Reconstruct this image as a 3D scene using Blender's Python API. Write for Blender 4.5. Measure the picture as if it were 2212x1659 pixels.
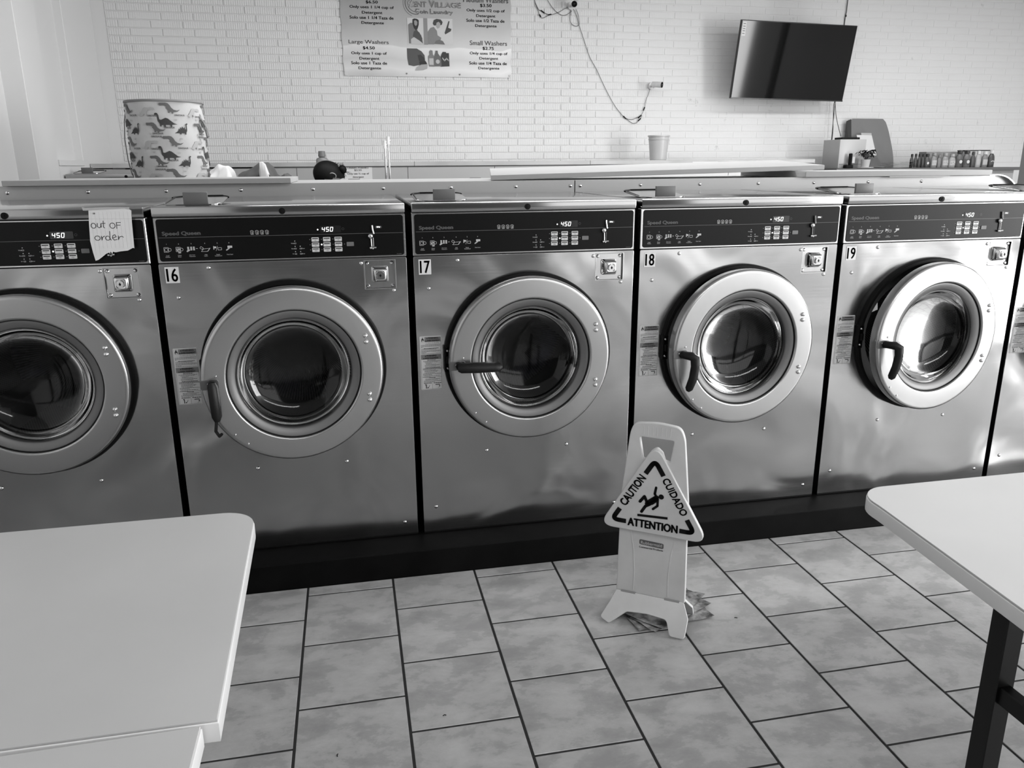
import bpy, bmesh, math, random
from mathutils import Vector, Matrix
random.seed(7)
for o in list(bpy.data.objects): bpy.data.objects.remove(o)
sc = bpy.context.scene
COL = sc.collection
PI = math.pi

# ------------------------------------------------------------------ camera
YAW, PITCH, ROLL = 0.2005, 0.2719, -0.0076
cyw, syw = math.cos(YAW), math.sin(YAW)
fw = Vector((syw*math.cos(PITCH), cyw*math.cos(PITCH), -math.sin(PITCH)))
rt = Vector((cyw, -syw, 0)); up = rt.cross(fw)
r2 = rt*math.cos(ROLL)+up*math.sin(ROLL); u2 = -rt*math.sin(ROLL)+up*math.cos(ROLL)
cd = bpy.data.cameras.new('camera'); cam = bpy.data.objects.new('camera', cd); COL.objects.link(cam)
cam.matrix_world = Matrix(((r2.x, u2.x, -fw.x, .66923), (r2.y, u2.y, -fw.y, -2.9836), (r2.z, u2.z, -fw.z, 1.5772), (0, 0, 0, 1)))
cd.sensor_width = 36; cd.lens = 27.555; cd.clip_start = .02; cd.clip_end = 100
sc.camera = cam

# ------------------------------------------------------------------ world, lights, exposure
w = bpy.data.worlds.new('world'); sc.world = w; w.use_nodes = True
w.node_tree.nodes['Background'].inputs[0].default_value = (.8, .8, .8, 1)
w.node_tree.nodes['Background'].inputs[1].default_value = 1.0
sc.view_settings.view_transform = 'Standard'; sc.view_settings.look = 'None'
sc.view_settings.gamma = 1; sc.view_settings.use_curve_mapping = False
sc.view_settings.exposure = 0.25

def area(name, loc, direction, sx, sy, power):
    l = bpy.data.lights.new(name, 'AREA'); l.shape = 'RECTANGLE'; l.size = sx; l.size_y = sy; l.energy = power
    o = bpy.data.objects.new(name, l); COL.objects.link(o); o.location = loc
    o.rotation_euler = Vector(direction).to_track_quat('-Z', 'Z').to_euler()
    return o
area('daylight_right_window', (9.3, -4.1, 1.6), (-1, 0, 0), 4.1, 2.9, 640)
area('daylight_shopfront', (6.3, -6.3, 1.75), (0, 1, 0), 5.6, 2.7, 45)
area('ceiling_fill', (3.6, -3.6, 3.35), (0, 0, -1), 5.0, .5, 85)  # unseen overhead fill, added for soft light over the front of the room
area('ceiling_fill', (4.4, 2.3, 3.35), (0, 0, -1), 9.0, .5, 185)  # unseen overhead fill, added to brighten the back wall

# ------------------------------------------------------------------ helpers
def lin(s):
    s /= 255.0
    return s/12.92 if s <= .04045 else ((s+.055)/1.055)**2.4
MATS = {}
def mat(name, s, rough=.5, metal=0, spec=.5, noise=None, bump=None, emit=0, coat=0, alpha=1):
    if name in MATS: return MATS[name]
    m = bpy.data.materials.new(name); m.use_nodes = True; nt = m.node_tree; b = nt.nodes['Principled BSDF']
    v = lin(s)
    b.inputs['Base Color'].default_value = (v, v, v, 1); b.inputs['Roughness'].default_value = rough
    b.inputs['Metallic'].default_value = metal; b.inputs['Specular IOR Level'].default_value = spec
    b.inputs['Coat Weight'].default_value = coat
    if emit:
        b.inputs['Emission Color'].default_value = (1, 1, 1, 1); b.inputs['Emission Strength'].default_value = emit
    tc = nt.nodes.new('ShaderNodeTexCoord')
    if noise:  # (scale, lo, hi[, detail])
        n = nt.nodes.new('ShaderNodeTexNoise'); n.inputs['Scale'].default_value = noise[0]
        n.inputs['Detail'].default_value = noise[3] if len(noise) > 3 else 4
        r = nt.nodes.new('ShaderNodeValToRGB'); r.color_ramp.elements[0].position = .35; r.color_ramp.elements[1].position = .65
        a, c = lin(noise[1]), lin(noise[2])
        r.color_ramp.elements[0].color = (a, a, a, 1); r.color_ramp.elements[1].color = (c, c, c, 1)
        nt.links.new(tc.outputs['Object'], n.inputs['Vector']); nt.links.new(n.outputs['Fac'], r.inputs['Fac'])
        nt.links.new(r.outputs['Color'], b.inputs['Base Color'])
    if bump:   # (scale, strength, distance)
        n = nt.nodes.new('ShaderNodeTexNoise'); n.inputs['Scale'].default_value = bump[0]
        bp = nt.nodes.new('ShaderNodeBump'); bp.inputs['Strength'].default_value = bump[1]; bp.inputs['Distance'].default_value = bump[2]
        nt.links.new(tc.outputs['Object'], n.inputs['Vector']); nt.links.new(n.outputs['Fac'], bp.inputs['Height'])
        nt.links.new(bp.outputs['Normal'], b.inputs['Normal'])
    MATS[name] = m
    return m

def steel(name, s, rough, wave=.0015, streak=0.25, axis=2):
    """brushed stainless: fine streaks in roughness, slow oil-canning in the normal"""
    m = mat(name, s, rough, 1); nt = m.node_tree; b = nt.nodes['Principled BSDF']
    tc = nt.nodes.new('ShaderNodeTexCoord'); mp = nt.nodes.new('ShaderNodeMapping')
    sc_ = [220, 220, 220]; sc_[axis] = 3
    mp.inputs['Scale'].default_value = sc_
    n = nt.nodes.new('ShaderNodeTexNoise'); n.inputs['Scale'].default_value = 1; n.inputs['Detail'].default_value = 3
    mr = nt.nodes.new('ShaderNodeMapRange'); mr.inputs['To Min'].default_value = rough*(1-streak); mr.inputs['To Max'].default_value = rough*(1+streak)
    nt.links.new(tc.outputs['Object'], mp.inputs['Vector']); nt.links.new(mp.outputs['Vector'], n.inputs['Vector'])
    nt.links.new(n.outputs['Fac'], mr.inputs['Value']); nt.links.new(mr.outputs['Result'], b.inputs['Roughness'])
    if wave:
        ge = nt.nodes.new('ShaderNodeNewGeometry')
        n2 = nt.nodes.new('ShaderNodeTexNoise'); n2.inputs['Scale'].default_value = 2.4; n2.inputs['Detail'].default_value = 1.5
        n2.inputs['Distortion'].default_value = .6
        bp = nt.nodes.new('ShaderNodeBump'); bp.inputs['Strength'].default_value = 1; bp.inputs['Distance'].default_value = wave
        nt.links.new(ge.outputs['Position'], n2.inputs['Vector']); nt.links.new(n2.outputs['Fac'], bp.inputs['Height'])
        nt.links.new(bp.outputs['Normal'], b.inputs['Normal'])
    return m

class MB:
    """collects geometry for ONE mesh object"""
    def __init__(s): s.v = []; s.f = []; s.sm = []
    def add(s, vs, fs, smooth=False, M=None):
        k = len(s.v)
        if M is not None: vs = [M @ Vector(p) for p in vs]
        s.v += [tuple(p) for p in vs]; s.f += [tuple(i+k for i in f) for f in fs]; s.sm += [smooth]*len(fs)
        return s
    def box(s, lo, hi, bev=0, M=None, seg=1):
        if bev:
            bm = bmesh.new(); bmesh.ops.create_cube(bm, size=1)
            d = [hi[i]-lo[i] for i in range(3)]; c = [(hi[i]+lo[i])/2 for i in range(3)]
            for v in bm.verts: v.co = Vector((v.co.x*d[0]+c[0], v.co.y*d[1]+c[1], v.co.z*d[2]+c[2]))
            bmesh.ops.bevel(bm, geom=list(bm.edges), offset=min(bev, min(d)*.49), segments=seg, profile=.5, affect='EDGES')
            s.bm(bm, seg > 1, M); return s
        x0, y0, z0 = lo; x1, y1, z1 = hi
        vs = [(x0,y0,z0),(x1,y0,z0),(x1,y1,z0),(x0,y1,z0),(x0,y0,z1),(x1,y0,z1),(x1,y1,z1),(x0,y1,z1)]
        return s.add(vs, [(0,3,2,1),(4,5,6,7),(0,1,5,4),(1,2,6,5),(2,3,7,6),(3,0,4,7)], False, M)
    def bm(s, bm, smooth=False, M=None):
        bm.verts.index_update()
        s.add([v.co.copy() for v in bm.verts], [[v.index for v in f.verts] for f in bm.faces], smooth, M); bm.free(); return s
    def mesh(s, me, smooth=False, M=None):
        return s.add([v.co.copy() for v in me.vertices], [list(p.vertices) for p in me.polygons], smooth, M)
    def lathe(s, prof, n=48, M=None, axis='z', smooth=True, close=False):
        """prof: (r, h) pairs; revolved about the axis"""
        vs = []; fs = []
        for r, h in prof:
            for i in range(n):
                a = 2*PI*i/n; c, d = r*math.cos(a), r*math.sin(a)
                vs.append({'z': (c, d, h), 'y': (c, h, -d) if 0 else (d, h, c), 'x': (h, c, d)}[axis])
        m = len(prof)
        for j in range(m-1 if not close else m):
            j2 = (j+1) % m
            for i in range(n):
                i2 = (i+1) % n
                fs.append((j*n+i, j*n+i2, j2*n+i2, j2*n+i))
        return s.add(vs, fs, smooth, M)
    def cyl(s, p, q, r, r2=None, n=16, smooth=True, caps=True):
        p, q = Vector(p), Vector(q); r2 = r if r2 is None else r2
        d = (q-p).normalized(); a = d.orthogonal().normalized(); b = d.cross(a)
        vs = []; fs = []
        for c, rr in ((p, r), (q, r2)):
            for i in range(n):
                t = 2*PI*i/n; vs.append(c+a*math.cos(t)*rr+b*math.sin(t)*rr)
        for i in range(n): fs.append((i, (i+1) % n, n+(i+1) % n, n+i))
        s.add(vs, fs, smooth)
        if caps: s.add(vs[:n], [tuple(range(n))[::-1]]); s.add(vs[n:], [tuple(range(n))])
        return s
    def tube(s, pts, r, n=8, closed=False, rs=None, flat=1):
        pts = [Vector(p) for p in pts]; m = len(pts); vs = []; fs = []; prev = None
        for k, p in enumerate(pts):
            if closed: d = pts[(k+1) % m]-pts[k-1]
            else: d = pts[min(k+1, m-1)]-pts[max(k-1, 0)]
            d.normalize()
            a = (prev-d*prev.dot(d)) if prev is not None else d.orthogonal()
            if a.length < 1e-6: a = d.orthogonal()
            a.normalize(); prev = a; b = d.cross(a); rr = rs[k] if rs else r
            for i in range(n):
                t = 2*PI*i/n; vs.append(p+a*math.cos(t)*rr+b*math.sin(t)*rr*flat)
        for k in range(m if closed else m-1):
            k2 = (k+1) % m
            for i in range(n): fs.append((k*n+i, k*n+(i+1) % n, k2*n+(i+1) % n, k2*n+i))
        s.add(vs, fs, True)
        if not closed: s.add(vs[:n], [tuple(range(n))[::-1]]); s.add(vs[-n:], [tuple(range(n))])
        return s
    def ball(s, c, r, n=12, sx=1, sy=1, sz=1):
        bm = bmesh.new(); bmesh.ops.create_uvsphere(bm, u_segments=n, v_segments=max(6, n//2+2), radius=r)
        for v in bm.verts: v.co = Vector((v.co.x*sx+c[0], v.co.y*sy+c[1], v.co.z*sz+c[2]))
        return s.bm(bm, True)
    def stroke(s, pts, wd, M=None, caps=True, z=0):
        """flat ribbon in the local XY plane with round joints"""
        for (x0, y0), (x1, y1) in zip(pts, pts[1:]):
            dx, dy = x1-x0, y1-y0; L = math.hypot(dx, dy) or 1; nx, ny = -dy/L*wd/2, dx/L*wd/2
            s.add([(x0-nx, y0-ny, z), (x1-nx, y1-ny, z), (x1+nx, y1+ny, z), (x0+nx, y0+ny, z)], [(0, 1, 2, 3)], False, M)
        if caps:
            for x, y in pts: s.disc(x, y, wd/2, M, 10, z)
        return s
    def disc(s, x, y, r, M=None, n=16, z=0, ry=None):
        ry = ry or r
        return s.add([(x+r*math.cos(2*PI*i/n), y+ry*math.sin(2*PI*i/n), z) for i in range(n)], [tuple(range(n))], False, M)
    def rect(s, x0, y0, x1, y1, M=None, z=0):
        return s.add([(x0, y0, z), (x1, y0, z), (x1, y1, z), (x0, y1, z)], [(0, 1, 2, 3)], False, M)
    def build(s, name, m, parent=None, angle=35, loc=None):
        me = bpy.data.meshes.new(name); me.from_pydata(s.v, [], s.f); me.update()
        for p, q in zip(me.polygons, s.sm): p.use_smooth = q
        if any(s.sm): me.set_sharp_from_angle(angle=math.radians(angle))
        if m: me.materials.append(m)
        o = bpy.data.objects.new(name, me); COL.objects.link(o)
        if parent: o.parent = parent
        if loc: o.location = loc
        return o

FRONT = Matrix(((1, 0, 0, 0), (0, 0, -1, 0), (0, 1, 0, 0), (0, 0, 0, 1)))   # local XY plane -> world XZ, facing -y
def F(y=0): return Matrix.Translation((0, y, 0)) @ FRONT

def curve_mesh(loops, ext=0, bev=0, res=1):
    c = bpy.data.curves.new('c', 'CURVE'); c.dimensions = '2D'; c.fill_mode = 'BOTH'; c.extrude = ext; c.bevel_depth = bev; c.bevel_resolution = res
    for L in loops:
        sp = c.splines.new('POLY'); sp.points.add(len(L)-1)
        for p, (x, y) in zip(sp.points, L): p.co = (x, y, 0, 1)
        sp.use_cyclic_u = True
    o = bpy.data.objects.new('c', c); me = bpy.data.meshes.new_from_object(o)
    bpy.data.objects.remove(o); bpy.data.curves.remove(c)
    return me
TXT = {}
def text_mesh(t, bold=0, shear=0):
    k = (t, bold, shear)
    if k not in TXT:
        c = bpy.data.curves.new('t', 'FONT'); c.body = t; c.size = 1; c.offset = bold; c.shear = shear; c.resolution_u = 3
        o = bpy.data.objects.new('t', c); me = bpy.data.meshes.new_from_object(o)
        bpy.data.objects.remove(o); bpy.data.curves.remove(c)
        vs = [v.co.copy() for v in me.vertices]
        x0 = min(v.x for v in vs); x1 = max(v.x for v in vs); y0 = min(v.y for v in vs); y1 = max(v.y for v in vs)
        TXT[k] = (vs, [list(p.vertices) for p in me.polygons], x0, x1, y0, y1)
    return TXT[k]
def put(mb, t, cx, cy, wd=None, ht=None, bold=0, shear=0, M=None, rot=0, z=0):
    """text centred at cx, cy filling wd x ht (bounding box)"""
    vs, fs, x0, x1, y0, y1 = text_mesh(t, 0, shear)
    sx = wd/(x1-x0) if wd else ht/(y1-y0); sy = ht/(y1-y0) if ht else sx
    c, s_ = math.cos(rot), math.sin(rot); out = []
    for v in vs:
        a = (v.x-(x0+x1)/2)*sx; b = (v.y-(y0+y1)/2)*sy
        out.append((cx+a*c-b*s_, cy+a*s_+b*c, z))
    mb.add(out, fs, False, M)
    if bold >= .012:
        d_ = 1.25*bold*sy
        for ox, oy in ((d_, 0), (-d_, 0), (0, d_*.6), (0, -d_*.6)): mb.add([(a+ox, b+oy, c_) for a, b, c_ in out], fs, False, M)
def rrect(x0, y0, x1, y1, r, n=5):
    L = []
    for cx, cy, a in ((x1-r, y1-r, 0), (x0+r, y1-r, 90), (x0+r, y0+r, 180), (x1-r, y0+r, 270)):
        for i in range(n+1):
            t = math.radians(a+90*i/n); L.append((cx+r*math.cos(t), cy+r*math.sin(t)))
    return L
def circle(cx, cy, r, n=64): return [(cx+r*math.cos(2*PI*i/n), cy+r*math.sin(2*PI*i/n)) for i in range(n)]

def thing(name, label, cat, loc=(0, 0, 0), rz=0, group=None):
    o = bpy.data.objects.new(name, None); COL.objects.link(o); o.location = loc; o.rotation_euler = (0, 0, rz)
    o.empty_display_size = .1; o['label'] = label; o['category'] = cat
    if group: o['group'] = group
    return o
def tag(o, label, cat, group=None):
    o['label'] = label; o['category'] = cat
    if group: o['group'] = group
    return o
def struct(o): o['kind'] = 'structure'; return o
def copy_tree(o, parent=None, skip=()):
    c = o.copy(); COL.objects.link(c); c.parent = parent
    for ch in list(o.children):
        if ch.name.split('.')[0] in skip: continue
        copy_tree(ch, c, skip)
    return c

# ------------------------------------------------------------------ materials
M_steel = steel('brushed_steel_front', 178, .20, .024, axis=0)
M_top = steel('brushed_steel_top', 162, .16, .001, axis=0)
M_ring = steel('door_ring_steel', 178, .30, .0003, .08, axis=2)
M_bulk = mat('galvanised_panel', 176, .45, .3)
M_chrome = mat('chrome', 215, .12, 1)
M_screw = mat('screw_metal', 225, .18, 1)
M_dark = mat('dark_cabinet_paint', 22, .45, 0, .3)
M_black = mat('black_rubber', 6, .6, 0, .2)
M_cons = mat('console_black', 7, .38, 0, .2)
M_tab = mat('grey_plastic_tab', 92, .45)
M_white = mat('white_sticker', 205, .45)
M_print = mat('black_ink', 8, .7, 0, .2)
M_key = mat('pale_key', 190, .45)
M_greyprint = mat('grey_print', 110, .5)
M_liteprint = mat('light_print', 185, .5)
M_led = mat('lit_segments', 240, .4, emit=1.0)
M_plinth = mat('black_plinth_paint', 6, .6, 0, .1, noise=(9, 3, 9, 8))
M_lam = mat('white_laminate', 178, .42, noise=(2.2, 175, 181, 3))
M_edge = mat('table_edge_band', 205, .35)
M_tblack = mat('table_leg_black', 8, .4, 0, .25)
M_wall = mat('white_wall_paint', 220, .6, bump=(9, .15, .003))
M_plas = mat('pale_plastic', 205, .35, noise=(26, 198, 210, 5))
M_ceil = mat('ceiling_white', 205, .8)
M_darkwall = mat('front_wall_grey', 88, .7)

def tile_material():
    m = mat('ceramic_tile', 175, .3); nt = m.node_tree; b = nt.nodes['Principled BSDF']; N = nt.nodes.new; Lk = nt.links.new
    tc = N('ShaderNodeTexCoord'); oi = N('ShaderNodeObjectInfo'); ad = N('ShaderNodeVectorMath'); ad.operation = 'ADD'
    ml = N('ShaderNodeVectorMath'); ml.operation = 'SCALE'; ml.inputs['Scale'].default_value = 40
    cx = N('ShaderNodeCombineXYZ'); Lk(oi.outputs['Random'], cx.inputs[0]); Lk(oi.outputs['Random'], cx.inputs[1]); Lk(cx.outputs[0], ml.inputs[0])
    Lk(tc.outputs['Object'], ad.inputs[0]); Lk(ml.outputs[0], ad.inputs[1])
    mp = N('ShaderNodeMapping'); mp.inputs['Rotation'].default_value = (0, 0, .45); mp.inputs['Scale'].default_value = (1, 1.5, 1); Lk(ad.outputs[0], mp.inputs['Vector'])
    n = N('ShaderNodeTexNoise'); n.inputs['Scale'].default_value = 5.5; n.inputs['Detail'].default_value = 12; n.inputs['Roughness'].default_value = .66; n.inputs['Distortion'].default_value = .15
    Lk(mp.outputs[0], n.inputs['Vector'])
    r = N('ShaderNodeValToRGB'); e = r.color_ramp.elements
    e[0].position = .36; a = lin(150); e[0].color = (a, a, a, 1); e[1].position = .66; a = lin(186); e[1].color = (a, a, a, 1)
    k = e.new(.475); a = lin(162); k.color = (a, a, a, 1); k = e.new(.50); a = lin(172); k.color = (a, a, a, 1)
    Lk(n.outputs['Fac'], r.inputs['Fac']); Lk(r.outputs['Color'], b.inputs['Base Color'])
    n3 = N('ShaderNodeTexNoise'); n3.inputs['Scale'].default_value = 60; n3.inputs['Detail'].default_value = 4; Lk(ad.outputs[0], n3.inputs['Vector'])
    bp = N('ShaderNodeBump'); bp.inputs['Strength'].default_value = .25; bp.inputs['Distance'].default_value = .002
    Lk(n3.outputs['Fac'], bp.inputs['Height']); Lk(bp.outputs['Normal'], b.inputs['Normal'])
    return m
M_tile = tile_material()

def floor_material():
    m = mat('floor_base', 60, .7); nt = m.node_tree; b = nt.nodes['Principled BSDF']; N = nt.nodes.new; Lk = nt.links.new
    g = N('ShaderNodeNewGeometry'); br = N('ShaderNodeTexBrick'); br.inputs['Scale'].default_value = 1
    br.inputs['Brick Width'].default_value = .333; br.inputs['Row Height'].default_value = .326; br.inputs['Mortar Size'].default_value = .006
    a = lin(168); br.inputs['Color1'].default_value = (a, a, a, 1); a = lin(176); br.inputs['Color2'].default_value = (a, a, a, 1); a = lin(58); br.inputs['Mortar'].default_value = (a, a, a, 1)
    mp = N('ShaderNodeMapping'); mp.inputs['Rotation'].default_value = (0, 0, PI/2); Lk(g.outputs['Position'], mp.inputs['Vector']); Lk(mp.outputs[0], br.inputs['Vector'])
    # bare grout bed where the single tiles are laid
    sx = N('ShaderNodeSeparateXYZ'); Lk(g.outputs['Position'], sx.inputs[0])
    def cmp(src, op, val):
        q = N('ShaderNodeMath'); q.operation = op; q.inputs[1].default_value = val; Lk(src, q.inputs[0]); return q.outputs[0]
    def mul(a_, b_):
        q = N('ShaderNodeMath'); q.operation = 'MULTIPLY'; Lk(a_, q.inputs[0]); Lk(b_, q.inputs[1]); return q.outputs[0]
    inside = mul(mul(cmp(sx.outputs[0], 'GREATER_THAN', TX0), cmp(sx.outputs[0], 'LESS_THAN', TX1)), mul(cmp(sx.outputs[1], 'GREATER_THAN', TY0), cmp(sx.outputs[1], 'LESS_THAN', .2)))
    mx = N('ShaderNodeMix'); mx.data_type = 'RGBA'; Lk(inside, mx.inputs[0]); Lk(br.outputs['Color'], mx.inputs[6]); a = lin(44); mx.inputs[7].default_value = (a, a, a, 1)
    Lk(mx.outputs[2], b.inputs['Base Color'])
    return m
PX, PY = .32598, .33327
TX0 = .42912-4*PX; TX1 = .42912+12*PX; TY0 = -3.0

def brick_material():
    m = mat('painted_brick', 214, .6); nt = m.node_tree; b = nt.nodes['Principled BSDF']; N = nt.nodes.new; Lk = nt.links.new
    g = N('ShaderNodeNewGeometry')
    w_ = N('ShaderNodeTexWave'); w_.wave_type = 'BANDS'; w_.bands_direction = 'X'; w_.inputs['Scale'].default_value = 16
    w_.inputs['Distortion'].default_value = 1.6; w_.inputs['Detail'].default_value = 2; w_.inputs['Detail Scale'].default_value = 2.5
    Lk(g.outputs['Position'], w_.inputs['Vector'])
    n = N('ShaderNodeTexNoise'); n.inputs['Scale'].default_value = 28; n.inputs['Detail'].default_value = 5; Lk(g.outputs['Position'], n.inputs['Vector'])
    n2 = N('ShaderNodeTexNoise'); n2.inputs['Scale'].default_value = 1.3; n2.inputs['Detail'].default_value = 3; Lk(g.outputs['Position'], n2.inputs['Vector'])
    sx = N('ShaderNodeSeparateXYZ'); Lk(g.outputs['Position'], sx.inputs[0])
    mr = N('ShaderNodeMapRange'); mr.inputs['From Min'].default_value = 2.8; mr.inputs['From Max'].default_value = 4.3; mr.inputs['To Min'].default_value = .75; mr.inputs['To Max'].default_value = .03
    Lk(sx.outputs[0], mr.inputs['Value'])
    mr2 = N('ShaderNodeMapRange'); mr2.inputs['From Min'].default_value = .35; mr2.inputs['From Max'].default_value = .5; Lk(n2.outputs['Fac'], mr2.inputs['Value'])
    k = N('ShaderNodeMath'); k.operation = 'MULTIPLY'; Lk(mr.outputs[0], k.inputs[0]); Lk(mr2.outputs[0], k.inputs[1])
    k2 = N('ShaderNodeMath'); k2.operation = 'MULTIPLY'; Lk(w_.outputs['Fac'], k2.inputs[0]); Lk(k.outputs[0], k2.inputs[1])
    k3 = N('ShaderNodeMath'); k3.operation = 'MULTIPLY_ADD'; k3.inputs[1].default_value = .5; Lk(n.outputs['Fac'], k3.inputs[0]); Lk(k2.outputs[0], k3.inputs[2])
    bp = N('ShaderNodeBump'); bp.inputs['Strength'].default_value = .8; bp.inputs['Distance'].default_value = .0035
    Lk(k3.outputs[0], bp.inputs['Height']); Lk(bp.outputs['Normal'], b.inputs['Normal'])
    # scuffs and stains
    n4 = N('ShaderNodeTexNoise'); n4.inputs['Scale'].default_value = 6; n4.inputs['Detail'].default_value = 10; n4.inputs['Roughness'].default_value = .75; Lk(g.outputs['Position'], n4.inputs['Vector'])
    r = N('ShaderNodeValToRGB'); e = r.color_ramp.elements; e[0].position = .27; a = lin(180); e[0].color = (a, a, a, 1); e[1].position = .37; a = lin(220); e[1].color = (a, a, a, 1)
    Lk(n4.outputs['Fac'], r.inputs['Fac']); Lk(r.outputs['Color'], b.inputs['Base Color'])
    return m
M_brick = brick_material()

def glass_material():
    m = bpy.data.materials.new('door_glass'); m.use_nodes = True; nt = m.node_tree; nt.nodes.clear(); N = nt.nodes.new; Lk = nt.links.new
    out = N('ShaderNodeOutputMaterial'); t = N('ShaderNodeBsdfTransparent'); t.inputs[0].default_value = (.52, .52, .52, 1)
    gl = N('ShaderNodeBsdfGlossy'); gl.inputs['Roughness'].default_value = .06
    fr = N('ShaderNodeFresnel'); fr.inputs['IOR'].default_value = 1.42; mx = N('ShaderNodeMixShader')
    Lk(fr.outputs[0], mx.inputs[0]); Lk(t.outputs[0], mx.inputs[1]); Lk(gl.outputs[0], mx.inputs[2]); Lk(mx.outputs[0], out.inputs[0])
    return m
M_glass = glass_material()

def drum_material():
    m = mat('perforated_drum', 120, .45, .7); nt = m.node_tree; b = nt.nodes['Principled BSDF']; N = nt.nodes.new; Lk = nt.links.new
    tc = N('ShaderNodeTexCoord'); s = N('ShaderNodeSeparateXYZ'); Lk(tc.outputs['Object'], s.inputs[0])
    def mt(op, a_, b_=None):
        q = N('ShaderNodeMath'); q.operation = op
        for i, v in enumerate((a_, b_)):
            if v is None: continue
            if isinstance(v, (int, float)): q.inputs[i].default_value = v
            else: Lk(v, q.inputs[i])
        return q.outputs[0]
    dx = mt('SUBTRACT', s.outputs[0], .441); dz = mt('SUBTRACT', s.outputs[2], .843)
    ang = mt('MULTIPLY', mt('ARCTAN2', dz, dx), .27/.011); yy = mt('DIVIDE', s.outputs[1], .011)
    row = mt('FLOOR', yy); sh = mt('MULTIPLY', mt('MODULO', row, 2.0), .5)
    fx = mt('SUBTRACT', mt('FRACT', mt('ADD', ang, sh)), .5); fy = mt('SUBTRACT', mt('FRACT', yy), .5)
    d = mt('ADD', mt('MULTIPLY', fx, fx), mt('MULTIPLY', fy, fy)); hole = mt('LESS_THAN', d, .07)
    mx = N('ShaderNodeMix'); mx.data_type = 'RGBA'; Lk(hole, mx.inputs[0]); a = lin(120); mx.inputs[6].default_value = (a, a, a, 1); a = lin(10); mx.inputs[7].default_value = (a, a, a, 1)
    Lk(mx.outputs[2], b.inputs['Base Color'])
    return m
M_drum = drum_material()
M_drumplate = mat('drum_steel', 150, .4, .8)
#STRUCT
# ------------------------------------------------------------------ room
RX = 9.5; FY = -6.5; BY = 5.3; CZ = 3.4
fl = struct(MB().box((-1.7, FY-.1, -.12), (RX+.1, BY+.1, -.003)).build('floor', floor_material()))
ts = (PX-.007, PY-.0065)
tile_proto = None
for i in range(-4, 12):
    x0 = .42912+i*PX
    off = (i % 2)*.5*PY
    for j in range(-14, 14):
        y1 = -.21481-off-j*PY; y0 = y1-PY
        if y1 <= TY0+.05 or y0 >= -.153: continue
        yy1 = min(y1, -.153)
        if yy1-y0 < .02: continue
        if yy1 == y1:
            if tile_proto is None:
                tile_proto = MB().box((.0045, .0042, -.003), (PX-.0040, PY-.0038, 0), .0011).build('tile', M_tile, fl); o = tile_proto
            else:
                o = tile_proto.copy(); COL.objects.link(o)
            o.location = (x0, y0, 0)
        else:
            MB().box((.0045, .0042, -.003), (PX-.0040, yy1-y0, 0), .0011).build('tile', M_tile, fl, loc=(x0, y0, 0))

struct(MB().box((-1.8, FY-.1, CZ), (RX+.1, BY+.1, CZ+.1)).build('ceiling', M_ceil))
wb = struct(MB().box((-1.8, BY, -.01), (RX+.1, BY+.15, CZ)).build('wall_back', M_wall))
# bricks of the back wall: 300 nearest single, the rest joined
BW, BH = .277, .0691
cells = []
for r in range(-1, 25):
    z0 = 1.636+r*BH
    if z0 < 1.55 or z0+BH > CZ: continue
    sh = .488 if r % 2 == 0 else .392
    for k in range(-8, 32):
        x0 = sh+k*BW; x1 = x0+BW
        if x1 < -1.36 or x0 > RX: continue
        cells.append((max(x0, -1.37), x1, z0))
cells = [c for c in cells if c[1]-c[0] > .05]
cells.sort(key=lambda c: ((c[0]+c[1])/2-2.2)**2+((c[2]-2.3)*1.2)**2)
bp = MB().box((.0045, -.0075, .0045), (BW-.0045, .0, BH-.0045), .0022).build('brick', M_brick, wb)
def fade(x): t = min(1, max(0, (x-2.9)/1.6)); return .0045*t
first = True; rest = MB()
full = [c for c in cells if abs(c[1]-c[0]-BW) < .001 and c[2]+BH < 3.2]
for c in full[:300]:
    o = bp if first else bp.copy()
    if not first: COL.objects.link(o)
    first = False
    o.location = (c[0], BY+fade(c[0]), c[2])
done = set(full[:300])
for c in cells:
    if c in done: continue
    rest.box((c[0]+.0045, BY-.0075+fade(c[0]), c[2]+.0045), (min(c[1], RX)-.0045, BY+.001, c[2]+BH-.0045), .0028)
o = rest.build('brick', M_brick, wb); o['kind'] = 'stuff'

# left wall with its pilaster and shallow bay
L = MB()
L.box((-1.9, FY, -.01), (-1.62, 3.4, CZ))
L.box((-1.9, 3.4, -.01), (-1.48, 3.83, CZ), .004)
L.box((-1.9, 3.83, -.01), (-1.48, 4.45, 1.6))
L.box((-1.9, 3.83, 1.6), (-1.545, 4.45, CZ))
L.box((-1.9, 4.45, -.01), (-1.48, BY, CZ), .004)
struct(L.build('wall_left', M_wall))
struct(MB().box((-1.545, 3.84, 1.6), (-1.472, 4.44, 1.645), .003).build('trim_1', M_wall))
struct(MB().box((-1.477, 5.0, 1.56), (-1.44, 5.28, 1.6), .003).build('trim_2', M_wall))

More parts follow.
